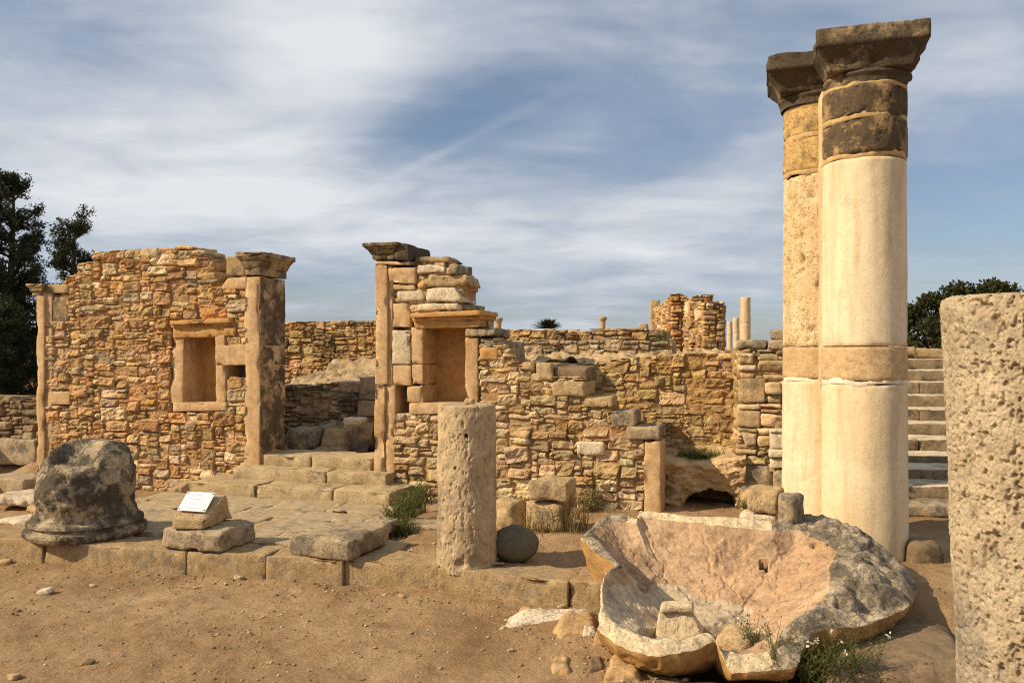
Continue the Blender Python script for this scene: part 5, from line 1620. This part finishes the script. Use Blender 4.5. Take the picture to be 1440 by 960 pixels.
fc = (oct_f[None] + (np.arange(n) * 6)[:, None, None]).reshape(-1, 3)
pg = np.array([(0.42, 0.30, 0.17), (0.34, 0.22, 0.11), (0.50, 0.38, 0.24), (0.26, 0.17, 0.09), (0.56, 0.46, 0.32), (0.38, 0.25, 0.12)])
tn = np.repeat(pg[rng.integers(0, 6, n)] * rng.uniform(0.7, 1.1, (n, 1)), 6, 0)
mk('gravel', [(V.reshape(-1, 3), [fc], 0, tn)], M['gravel'], loc=(0, 0, 0), kind='stuff', label='fine gravel strewn over the brown dirt', cat='gravel')

# ------------------------------------------------------------------ stone staircase on the right
SC = thing('stone_staircase', 'long flight of narrow stone steps climbing on the right behind the tall columns', 'staircase', (4.3, 8.2, 0.0))
tops = [683, 658, 640, 617, 595, 575, 556, 537, 520, 505]
for i, yt in enumerate(tops):
    d = 8.2 + 0.50 * i
    zt_ = EYE - (yt - HY) / F * d
    zb_ = (EYE - (tops[i - 1] - HY) / F * (8.2 + 0.50 * (i - 1)) if i else 0.27) - 0.02
    x0, x1 = (1240 - CX) / F * d, (1400 - CX) / F * d
    geo = []
    cuts = [x0, x0 + (x1 - x0) * RNG.choice((0.12, 0.33, 0.72, 0.85)), x1]
    for a, b_ in zip(cuts[:-1], cuts[1:]):
        ax = rotax(12)
        geo.append(hexa(boxc(((a + b_) / 2, d + 0.27 - ((a + b_) / 2 - x0) * 0.09, (zt_ + zb_) / 2), ax, ((b_ - a) / 2 - 0.001, 0.29, (zt_ - zb_) / 2)), r=0.010, res=0.026, amp=0.010, warp=0.006, chip=0.02))
    split = []
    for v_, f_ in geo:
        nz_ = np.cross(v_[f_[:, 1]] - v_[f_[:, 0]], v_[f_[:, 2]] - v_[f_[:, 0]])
        upf = np.abs(nz_[:, 2]) > 0.8 * np.linalg.norm(nz_, axis=1)  # up-facing treads take a paler stone, sunlight painted in as colour
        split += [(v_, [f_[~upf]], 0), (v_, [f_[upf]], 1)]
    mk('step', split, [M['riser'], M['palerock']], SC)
mk('landing_slab', [hexa(boxc((4.02, 8.10, 0.215), rotax(12), (0.55, 0.3, 0.055)), r=0.02, res=0.03, amp=0.015, warp=0.015, chip=0.04)], M['weathered'], SC)
fr_ = Frame((3.4, 7.95), rotax(12)[0][:2], rotax(12)[1][:2])
mk('rubble_footing', masonry(fr_, [(0, -0.1), (1.4, -0.1), (1.4, 0.16), (0, 0.16)], [], PAL_TAN, big=0.9, relief=0.04, seed=61, thick=0.4), [M['rubble'], M['mortar']], SC)
geo = []
for (x0, x1, y0, y1) in ((1262, 1290, 489, 498), (1288, 1336, 493, 504), (1336, 1372, 491, 503)):
    d = 13.2
    geo.append(hexa(boxc(((x0 + x1) / 2 / F * d - CX / F * d, d + 0.2, EYE - ((y0 + y1) / 2 - HY) / F * d), rotax(10), ((x1 - x0) / 2 / F * d, 0.22, (y1 - y0) / 2 / F * d + 0.02)), r=0.03, res=0.03, amp=0.02, warp=0.02))
mk('coping_stones', geo, M['tan_block'], SC)

# ------------------------------------------------------------------ far ruins on the terrace


def frf(fr, px_, py_):
    r_ = (px_ - CX) / F
    Y_ = (fr.N @ fr.O) / (fr.N[0] * r_ + fr.N[1])
    return fr.U @ (np.array((Y_ * r_, Y_)) - fr.O), EYE - (py_ - HY) / F * Y_


def stub(name, label, outline, d, xmid, seed, side_len, side_prof, side_top):
    O = np.array(((xmid - CX) / F * d, d))
    fr = Frame(O, np.array((math.cos(R(4)), -math.sin(R(4)))), np.array((math.sin(R(4)), math.cos(R(4)))))
    pl_ = [frf(fr, x, y) for x, y in outline]
    geo = masonry(fr, pl_, [], PAL_OR, big=1.5, relief=0.10, seed=seed, thick=0.5, jag=1)
    sl_ = min(p[0] for p in pl_)
    z0_ = min(p[1] for p in pl_)
    e0 = fr(sl_, 0, 0)
    frs = Frame(e0[:2], fr.N, fr.U)
    geo += masonry(frs, [(0.02, z0_), (side_len, z0_), (side_len, side_top), (0.02, side_prof)], [], PAL_OR, big=1.2, relief=0.08, seed=seed + 1, thick=0.4)
    return mk(name, geo, [M['rubble'], M['mortar']], label=label, cat='ruin', group='far rubble ruins on the terrace')


stub('ruined_pier', 'taller far rubble stub with a wall running back from it, left of the other', [(943, 500), (943, 414), (955, 412), (966, 416), (968, 430), (965, 452), (969, 500)], 15.5, 955, 71, 2.6, EYE + 72 / F * 15.5, EYE + 60 / F * 17)
stub('ruined_pier', 'broad far rubble stub with deep gaps, middle of the far ruins', [(969, 500), (968, 424), (972, 417), (986, 414), (1003, 414), (1004, 500)], 15.2, 985, 73, 1.4, EYE + 66 / F * 15.2, EYE + 64 / F * 16)
stub('ruined_pier', 'nearest far rubble stub with white stones in its edge, next to three thin columns', [(987, 502), (987, 428), (991, 423), (1018, 424), (1018, 470), (1020, 502)], 14.6, 1002, 75, 0.5, EYE + 62 / F * 14.6, EYE + 60 / F * 15)
mk('wall_block', [hexa(boxc(P(921, 456, 18.6), rotax(8), (0.10, 0.3, 0.52)), r=0.03, res=0.08, amp=0.02)], M['tan_block'], label='slim far upright block at the left end of the far ruins', cat='ruin', group='far rubble ruins on the terrace')
for (x, y, r_, d, capd, lab) in ((1048.3, 418, 7.0, 42, 0, 'tallest of three far bare columns on the skyline'), (1035, 447, 4.2, 62, 0, 'middle one of three far bare columns on the skyline'), (1026.2, 452, 3.6, 74, 0, 'leftmost of three far bare columns on the skyline'),
                                 (847.5, 446, 4.0, 50, 1, 'far capped column stub above the skyline wall'), (700.5, 447, 4.6, 46, 1, 'far capped column peeping out beside the niche lintel')):
    xc, rr = (x - CX) / F * d, r_ / F * d
    zt_ = EYE - (y - HY) / F * d
    if capd:
        prof = [(1.5, rr), (zt_ - 0.22, rr * 0.97), (zt_ - 0.14, rr * 1.35), (zt_, rr * 1.4)]
    else:
        prof = [(1.5, rr), (1.7 + (zt_ - 1.7) * 0.48, rr), (1.7 + (zt_ - 1.7) * 0.49, rr * 0.93), (1.7 + (zt_ - 1.7) * 0.50, rr), (zt_ - 0.03, rr * 0.97), (zt_, rr * 0.9)]
    mk('stone_column', [lathe(xc, d, prof, 28, 0.12, lambda V: fbm(V * 2, 3) * 0.03)], M['shaft_rough' if not capd else 'tan_block'], label=lab, cat='column', group='far columns on the skyline')
for (x0, x1, y0, y1, d) in ((770, 785, 452, 463, 12.3), ):
    pass
mk('skyline_stone', [hexa(boxc(P(905, 460, 11.6), rotax(5), (0.06, 0.1, 0.05)), r=0.02, res=0.02, amp=0.01)], M['tan_block'], label='small block on the right end of the skyline wall', cat='stone')

# ------------------------------------------------------------------ low walls at the far left
dL = 11.2
frL = Frame(((-20 - CX) / F * dL, dL), U2, N2)
pl_ = [frf(frL, x, y) for x, y in ((-160, 640), (-160, 556), (0, 556), (20, 559), (60, 566), (66, 640))]
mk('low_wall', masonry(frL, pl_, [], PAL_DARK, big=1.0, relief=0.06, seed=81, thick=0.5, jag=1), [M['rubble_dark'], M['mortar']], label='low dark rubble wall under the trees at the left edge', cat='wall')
LB = mk('low_wall', [pblock(-120, -40, 652, 0.22, 0.4, 0.33, rot=0, r=0.02, res=0.04, amp=0.012, chip=0.03), pblock(-40, 50, 651, 0.22, 0.4, 0.33, rot=0, r=0.02, res=0.03, amp=0.012, chip=0.03)], M['weathered'], label='long dressed grey block in front of the low dark wall', cat='stone block')
mk('stone_ledge', [pblock(-90, -30, 694, 0.13, 0.45, 0.17, rot=0, r=0.02, res=0.03, amp=0.014, chip=0.03), pblock(-29, 33, 693, 0.13, 0.45, 0.17, rot=0, r=0.02, res=0.03, amp=0.014, chip=0.03), pblock(34, 60, 691, 0.13, 0.45, 0.17, rot=0, r=0.02, res=0.03, amp=0.014, chip=0.03)], M['pave'],
   label='sunlit ledge of three stones running to the foot of the left pilaster', cat='ledge')


# ------------------------------------------------------------------ plants
def leaves(P_, sz, rng, tint, up=0.0, aspect=0.4):
    """one small quad per point, random direction"""
    n_ = len(P_)
    d = rng.normal(0, 1, (n_, 3))
    d[:, 2] += up
    d /= np.linalg.norm(d, axis=1, keepdims=True)
    e = np.cross(d, rng.normal(0, 1, (n_, 3)))
    e /= np.maximum(np.linalg.norm(e, axis=1, keepdims=True), 1e-6)
    s_ = (sz * rng.uniform(0.6, 1.4, n_))[:, None]
    a = P_ - e * s_ * aspect * 0.3
    b_ = P_ + d * s_ * 0.5 - e * s_ * aspect * 0.5
    c_ = P_ + d * s_
    f_ = P_ + d * s_ * 0.5 + e * s_ * aspect * 0.5
    V = np.stack([a, b_, c_, f_], 1).reshape(-1, 3)
    return V, np.arange(n_ * 4).reshape(-1, 4), 0, np.repeat(np.stack([tint] * 3, -1), 4, 0)


def limb(p0, p1, r0, r1, n_=6):
    p0, p1 = np.array(p0), np.array(p1)
    d = (p1 - p0) / np.linalg.norm(p1 - p0)
    a = np.cross(d, (0.3, 0.9, 0.1))
    a /= np.linalg.norm(a)
    b_ = np.cross(d, a)
    V = []
    for p, r_ in ((p0, r0), (p1, r1)):
        for k_ in range(n_):
            an_ = 2 * math.pi * k_ / n_
            V.append(p + (a * math.cos(an_) + b_ * math.sin(an_)) * r_)
    return np.array(V), np.array([[k_, (k_ + 1) % n_, n_ + (k_ + 1) % n_, n_ + k_] for k_ in range(n_)])


def conifer(label, base, h, rad, seed, nb=90, lean=0.0, per=330, leafsz=0.055):
    rng = np.random.default_rng(seed)
    T_ = thing('conifer_tree', label, 'tree', base, 'dark trees at the left edge')
    base = np.array(base)
    top = base + np.array((lean, 0, h))
    geo = [limb(base, base + (top - base) * 0.55, 0.13, 0.07, 9), limb(base + (top - base) * 0.55, top, 0.07, 0.015, 8)]
    pts = []
    for i in range(nb):
        f_ = 0.10 + 0.90 * rng.random() ** 0.85
        p0 = base + (top - base) * f_
        an_ = rng.uniform(0, 2 * math.pi)
        L_ = rad * (1.02 - f_) ** 0.55 * rng.uniform(0.45, 1.12) + 0.12
        tilt = rng.uniform(0.2, 0.9)
        d = np.array((math.cos(an_), math.sin(an_), tilt))
        p1 = p0 + d * L_
        if p1[2] > top[2] + 0.15:
            p1[2] = top[2] + 0.1
        geo.append(limb(p0, p1, 0.022, 0.005, 5))
        nb2 = max(3, int(9 * L_ / rad))
        for w in range(nb2):                       # side twigs, each a dense little brush of needles
            u_ = rng.uniform(0.25, 1.0)
            c0 = p0 + (p1 - p0) * u_
            td = d * 0.6 + rng.normal(0, 0.55, 3) + np.array((0, 0, 0.35))
            td /= np.linalg.norm(td)
            tl = rng.uniform(0.12, 0.26)
            geo.append(limb(c0, c0 + td * tl, 0.008, 0.002, 4))
            m_ = int(per * 0.16)
            pts.append(c0 + td * tl * rng.random((m_, 1)) ** 0.8 + rng.normal(0, 0.035, (m_, 3)))
    P_ = np.concatenate(pts)
    tint = np.clip(0.5 + 0.35 * fbm(P_ * 2.2, 3) + rng.normal(0, 0.18, len(P_)), 0, 0.95)
    mk('trunk', geo, M['bark'], T_)
    mk('crown', [leaves(P_, leafsz, rng, tint, 0.35, 0.42)], M['needle'], T_)


conifer('tallest dark conifer with upswept open branches, nearer of the two trees on the left', (-9.25, 15.6, 0.2), 4.5, 0.80, 5, nb=150, lean=0.15, per=330)
conifer('dark conifer of the same height cut off by the left edge of the picture', (-9.85, 15.2, 0.2), 4.15, 0.9, 6, nb=130, lean=-0.1, per=330)
conifer('shorter dark conifer showing behind the top left corner of the ochre wall', (-8.65, 16.6, 0.2), 4.0, 0.60, 9, nb=95, lean=0.15, per=330)
conifer('low dark conifer filling the gap behind the left pilaster', (-8.7, 14.4, 0.2), 2.1, 0.9, 10, nb=80, lean=0, per=420)
conifer('dark conifer just beyond the left edge of the picture, nearest of the trees', (-11.2, 12.4, 0.2), 4.4, 1.3, 12, nb=100, lean=0, per=300)


def bush(label, base, h, rad, seed, n_=15000, name='bush_tree', mat='bush', leafsz=0.10, group='dark trees behind the staircase', nclump=34):
    rng = np.random.default_rng(seed)
    T_ = thing(name, label, 'tree', base, group)
    base = np.array(base)
    geo = [limb(base, base + (0, 0, h * 0.5), 0.10, 0.06, 8)]
    cl, rr = [], []
    for i in range(nclump):
        an_, f_ = rng.uniform(0, 2 * math.pi), rng.random()
        r_ = rad * math.sqrt(rng.random()) * (0.55 + 0.5 * math.sin(math.pi * min(1, 0.25 + f_ * 0.75)))
        c_ = base + np.array((math.cos(an_) * r_, math.sin(an_) * r_, h * (0.15 + 0.75 * f_ * (1 - 0.35 * (r_ / rad) ** 2))))
        cl.append(c_)
        rr.append(rad * rng.uniform(0.16, 0.32))
        geo.append(limb(base + (0, 0, h * 0.25), c_, 0.03, 0.006, 5))
    cl, rr = np.array(cl), np.array(rr)
    k_ = rng.integers(0, nclump, n_)
    d = rng.normal(0, 1, (n_, 3))
    d /= np.linalg.norm(d, axis=1, keepdims=True)
    P_ = cl[k_] + d * (rr[k_] * rng.random(n_) ** 0.4)[:, None] * np.array((1.1, 1.1, 0.8))
    red = rng.random(nclump) ** 3
    tint = np.clip(0.40 + 0.25 * fbm(P_ * 2, 3) + 0.35 * red[k_] + rng.normal(0, 0.12, n_), 0, 1)
    mk('trunk', geo, M['bark'], T_)
    mk('crown', [leaves(P_, leafsz, rng, tint, 0.1, 0.55)], M[mat], T_)


bush('dark bushy tree with reddish leaves right beside the tall columns', (9.7, 19.5, 1.0), 2.05, 1.15, 21, n_=16000)
bush('dark bushy tree rising behind the middle of the staircase top', (11.1, 20.0, 1.0), 2.35, 1.3, 22, n_=18000)
bush('dark bushy tree just above the near pitted drum', (12.7, 20.6, 1.0), 2.5, 1.3, 23, n_=18000)
bush('dark green bushy tree at the right edge above the near pitted drum', (14.3, 20.2, 1.0), 2.45, 1.3, 24, n_=16000)

# spiky far bush on the skyline
rng = np.random.default_rng(31)
c = P(770, 462, 26)
V, Fc, Tn = [], [], []
for i in range(420):
    an_, el = rng.uniform(0, 6.283), rng.uniform(0.05, 1.4)
    L_ = rng.uniform(0.18, 0.45) * (0.8 + 0.4 * math.cos(el))
    d = np.array((math.cos(an_) * math.cos(el), math.sin(an_) * math.cos(el), math.sin(el) * 0.75))
    p0 = c + d * 0.05
    e = np.cross(d, (0.2, 0.1, 1)) * 0.035
    V += [p0 - e, p0 + e, c + d * L_ + e * 0.6, c + d * (L_ + 0.08)]
Vb = np.array(V)
PB = thing('spiky_bush', 'dark spiky bush peeping over the skyline wall', 'bush', (c[0], c[1], c[2] - 1.2))
mk('foliage', [(Vb, np.arange(len(Vb)).reshape(-1, 4), 0, (0.4, 0.4, 0.4))], M['needle'], PB)
mk('stem', [limb(c - (0, 0, 1.2), c, 0.08, 0.06, 7)], M['bark'], PB)


def blades(center, rx, ry, h, n_, rng, lean=0.35, wd=0.006, zfun=None):
    x, y = rng.normal(0, 0.45, n_) * rx, rng.normal(0, 0.45, n_) * ry
    an_ = rng.uniform(0, 6.283, n_)
    hh = h * rng.uniform(0.45, 1.15, n_) * np.exp(-0.4 * ((x / rx) ** 2 + (y / ry) ** 2))
    b0 = np.stack([center[0] + x, center[1] + y, np.full(n_, center[2]) if zfun is None else zfun(center[0] + x, center[1] + y)], -1)
    lv = lean * rng.random(n_) * hh
    dv = np.stack([np.cos(an_) * lv, np.sin(an_) * lv, hh], -1)
    pa = rng.uniform(0, 6.283, n_)
    e = np.stack([np.cos(pa), np.sin(pa), pa * 0], -1) * wd * 0.5
    m1 = b0 + dv * np.array((0.3, 0.3, 0.55))
    tp = b0 + dv
    V = np.stack([b0 - e, b0 + e, m1 + e * 0.8, m1 - e * 0.8, tp + e * 0.15, tp - e * 0.15], 1)
    k_ = (np.arange(n_) * 6)[:, None]
    f1 = k_ + np.array([[0, 1, 2, 3]])
    f2 = k_ + np.array([[3, 2, 4, 5]])
    tn = np.repeat(np.clip(rng.normal(0.45, 0.22, n_), 0, 1), 6)
    return V.reshape(-1, 3), np.concatenate([f1, f2]), 0, np.stack([tn] * 3, -1)


def herb(base, h, spread, nst, rng, leafsz=0.02, perstem=26, flowers=0):
    """branching weed: thin stems with little leaves"""
    gs, pts, fl = [], [], []
    for i in range(nst):
        an_ = rng.uniform(0, 6.283)
        L_ = h * rng.uniform(0.55, 1.1)
        tip = np.array(base) + np.array((math.cos(an_) * spread * rng.random() ** 0.6, math.sin(an_) * spread * rng.random() ** 0.6, L_))
        b0 = np.array(base) + np.array((rng.normal(0, 0.2), rng.normal(0, 0.2), 0)) * spread
        mid_ = (b0 + tip) / 2 + np.array((0, 0, 0.12 * L_))
        gs += [limb(b0, mid_, 0.0022, 0.0016, 4), limb(mid_, tip, 0.0016, 0.0007, 4)]
        u_ = rng.random(perstem)[:, None]
        pp = np.where(u_ < 0.5, b0 + (mid_ - b0) * u_ * 2, mid_ + (tip - mid_) * (u_ - 0.5) * 2)
        pts.append(pp + rng.normal(0, 0.012, (perstem, 3)))
        if rng.random() < flowers:
            fl.append(tip + rng.normal(0, 0.008, (8, 3)))
    P_ = np.concatenate(pts)
    out = [(g_[0], g_[1], 0, (0.35,) * 3) for g_ in gs]
    out.append(leaves(P_, leafsz, rng, np.clip(rng.normal(0.45, 0.2, len(P_)), 0, 1), 0.5, 0.35))
    if fl:
        Fp = np.concatenate(fl)
        lv = leaves(Fp, 0.014, rng, np.full(len(Fp), 0.5), 0.3, 0.8)
        out.append((lv[0], lv[1], 1, lv[3]))
    return out


rng = np.random.default_rng(91)
gz1 = lambda x, y: ground_z(np.array([x]), np.array([y]))[0]
zf = lambda x, y: ground_z(x, y) - 0.01


def weed_at(px_, py_, z):
    d = (EYE - z) * F / (py_ - HY)
    return P(px_, py_, d)


c = P(1160, 970, 4.25)
c[2] = 0.0
WD = []
for (x, y, h, sp, n_) in ((1130, 968, 0.16, 0.16, 30), (1165, 962, 0.20, 0.18, 46), (1195, 955, 0.22, 0.14, 40), (1150, 955, 0.22, 0.18, 30), (1215, 950, 0.20, 0.10, 20), (1100, 962, 0.22, 0.10, 16), (1085, 955, 0.26, 0.06, 9)):
    b0 = P(x, y, 4.32)
    b0[2] = 0.02
    WD += herb(b0, h * 1.2, sp * 1.35, int(n_ * 0.55), rng, 0.013, 26, 0.10)
mk('weed_plant', WD, [M['weed'], M['flower']], label='branching green weed with tiny pale flowers under the right lip of the basin', cat='plant')
b0 = P(1056, 912, 4.62)
mk('weed_plant', herb(b0, 0.20, 0.09, 12, rng, 0.018, 24, 0.5), [M['weed'], M['flower']], label='thin wispy weed in the gap of the basin front', cat='plant')
WD = []
for (x, y, h, n_) in ((556, 745, 0.22, 90), (568, 735, 0.26, 120), (578, 722, 0.24, 110), (588, 708, 0.22, 90), (566, 752, 0.15, 60), (575, 695, 0.18, 60)):
    b0 = weed_at(x, y, 0.13)
    WD.append(blades(b0, 0.12, 0.14, h, n_ * 2, rng, 0.8, 0.008, zf))
    WD += herb(b0, h * 0.9, 0.14, 26, rng, 0.026, 26)
mk('weed_clump', WD, M['weed'], label='green weeds growing along the right end of the steps', cat='plant')
WD = []
for (x, y, h, n_) in ((758, 750, 0.30, 46), (782, 752, 0.32, 60), (800, 752, 0.34, 70), (812, 748, 0.30, 60), (745, 752, 0.22, 30)):
    WD.append(blades(weed_at(x, y, 0.13), 0.14, 0.10, h, n_, rng, 0.6, 0.006, zf))
mk('grass_tuft', WD, M['drygrass'], label='tall dry grass stalks in front of the two stacked tan blocks', cat='plant')
WD = []
for (x, y, z, h, n_) in ((840, 716, 0.14, 0.36, 26), (856, 712, 0.14, 0.34, 22), (826, 720, 0.14, 0.26, 18)):
    WD += herb(weed_at(x, y, z), h, 0.22, n_, rng, 0.026, 46)
mk('weed_clump', WD, M['drygrass'], label='brown green weed at the foot of the wall left of the short post', cat='plant')
WD = [blades(weed_at(895, 716, 0.13), 0.12, 0.08, 0.24, 60, rng, 0.7, 0.007, zf)]
mk('grass_tuft', WD, M['grass'], label='small grass tuft at the base of the short post', cat='plant')
WD = []
for (x, y, h, n_) in ((962, 646, 0.14, 170), (980, 648, 0.16, 240), (998, 648, 0.14, 200), (1012, 646, 0.13, 90)):
    b0 = P(x, y, 8.56)
    WD.append(blades((b0[0], b0[1], b0[2] - 0.03), 0.16, 0.08, h * 1.15, n_, rng, 0.7, 0.007))
mk('grass_tuft', WD, M['grass'], label='bright green grass growing on the rock shelf above the cave', cat='plant')
mk('weed_clump', herb(P(1064, 640, 8.28) , 0.20, 0.10, 14, rng, 0.024, 30) + herb(P(1072, 650, 8.25), 0.16, 0.10, 12, rng, 0.024, 30), M['weed'], label='small weed rooted in the face of the coarse side wall', cat='plant')
mk('weed_clump', herb(P(1050, 722, 7.0), 0.10, 0.09, 16, rng, 0.022, 24), M['weed'], label='small weed at the foot of the big grey boulder block', cat='plant')
mk('grass_tuft', [blades(weed_at(218, 802, 0.0), 0.04, 0.03, 0.10, 90, rng, 0.6, 0.005, zf)], M['weed'], label='short green tuft at the kerb foot below the notice', cat='plant')
mk('grass_tuft', [blades(weed_at(326, 806, 0.0), 0.04, 0.03, 0.20, 60, rng, 0.35, 0.005, zf)], M['drygrass'], label='taller thin tuft against the kerb right of the notice', cat='plant')
mk('grass_tuft', [blades(weed_at(255, 800, 0.0), 0.10, 0.02, 0.12, 50, rng, 0.4, 0.005, zf)], M['drygrass'], label='sparse dry tuft on the kerb face below the low grey block', cat='plant')
WD = herb(weed_at(712, 738, 0.13), 0.2, 0.12, 18, rng, 0.022, 24)
mk('weed_clump', WD, M['weed'], label='weed beside the very short round stub', cat='plant')
WD = [blades(P(1318, 800, 6.4) * (1, 1, 0) + np.array((0, 0, 0.02)), 0.25, 0.2, 0.18, 160, rng, 0.8, 0.007)]
mk('grass_tuft', WD, M['weed'], label='dull grass in the shade beside the near pitted drum', cat='plant')
mk('weed_clump', herb(P(926, 486, 11.0), 0.16, 0.1, 16, rng, 0.03, 24), M['weed'], label='tiny weed at the foot of the far ruins', cat='plant')
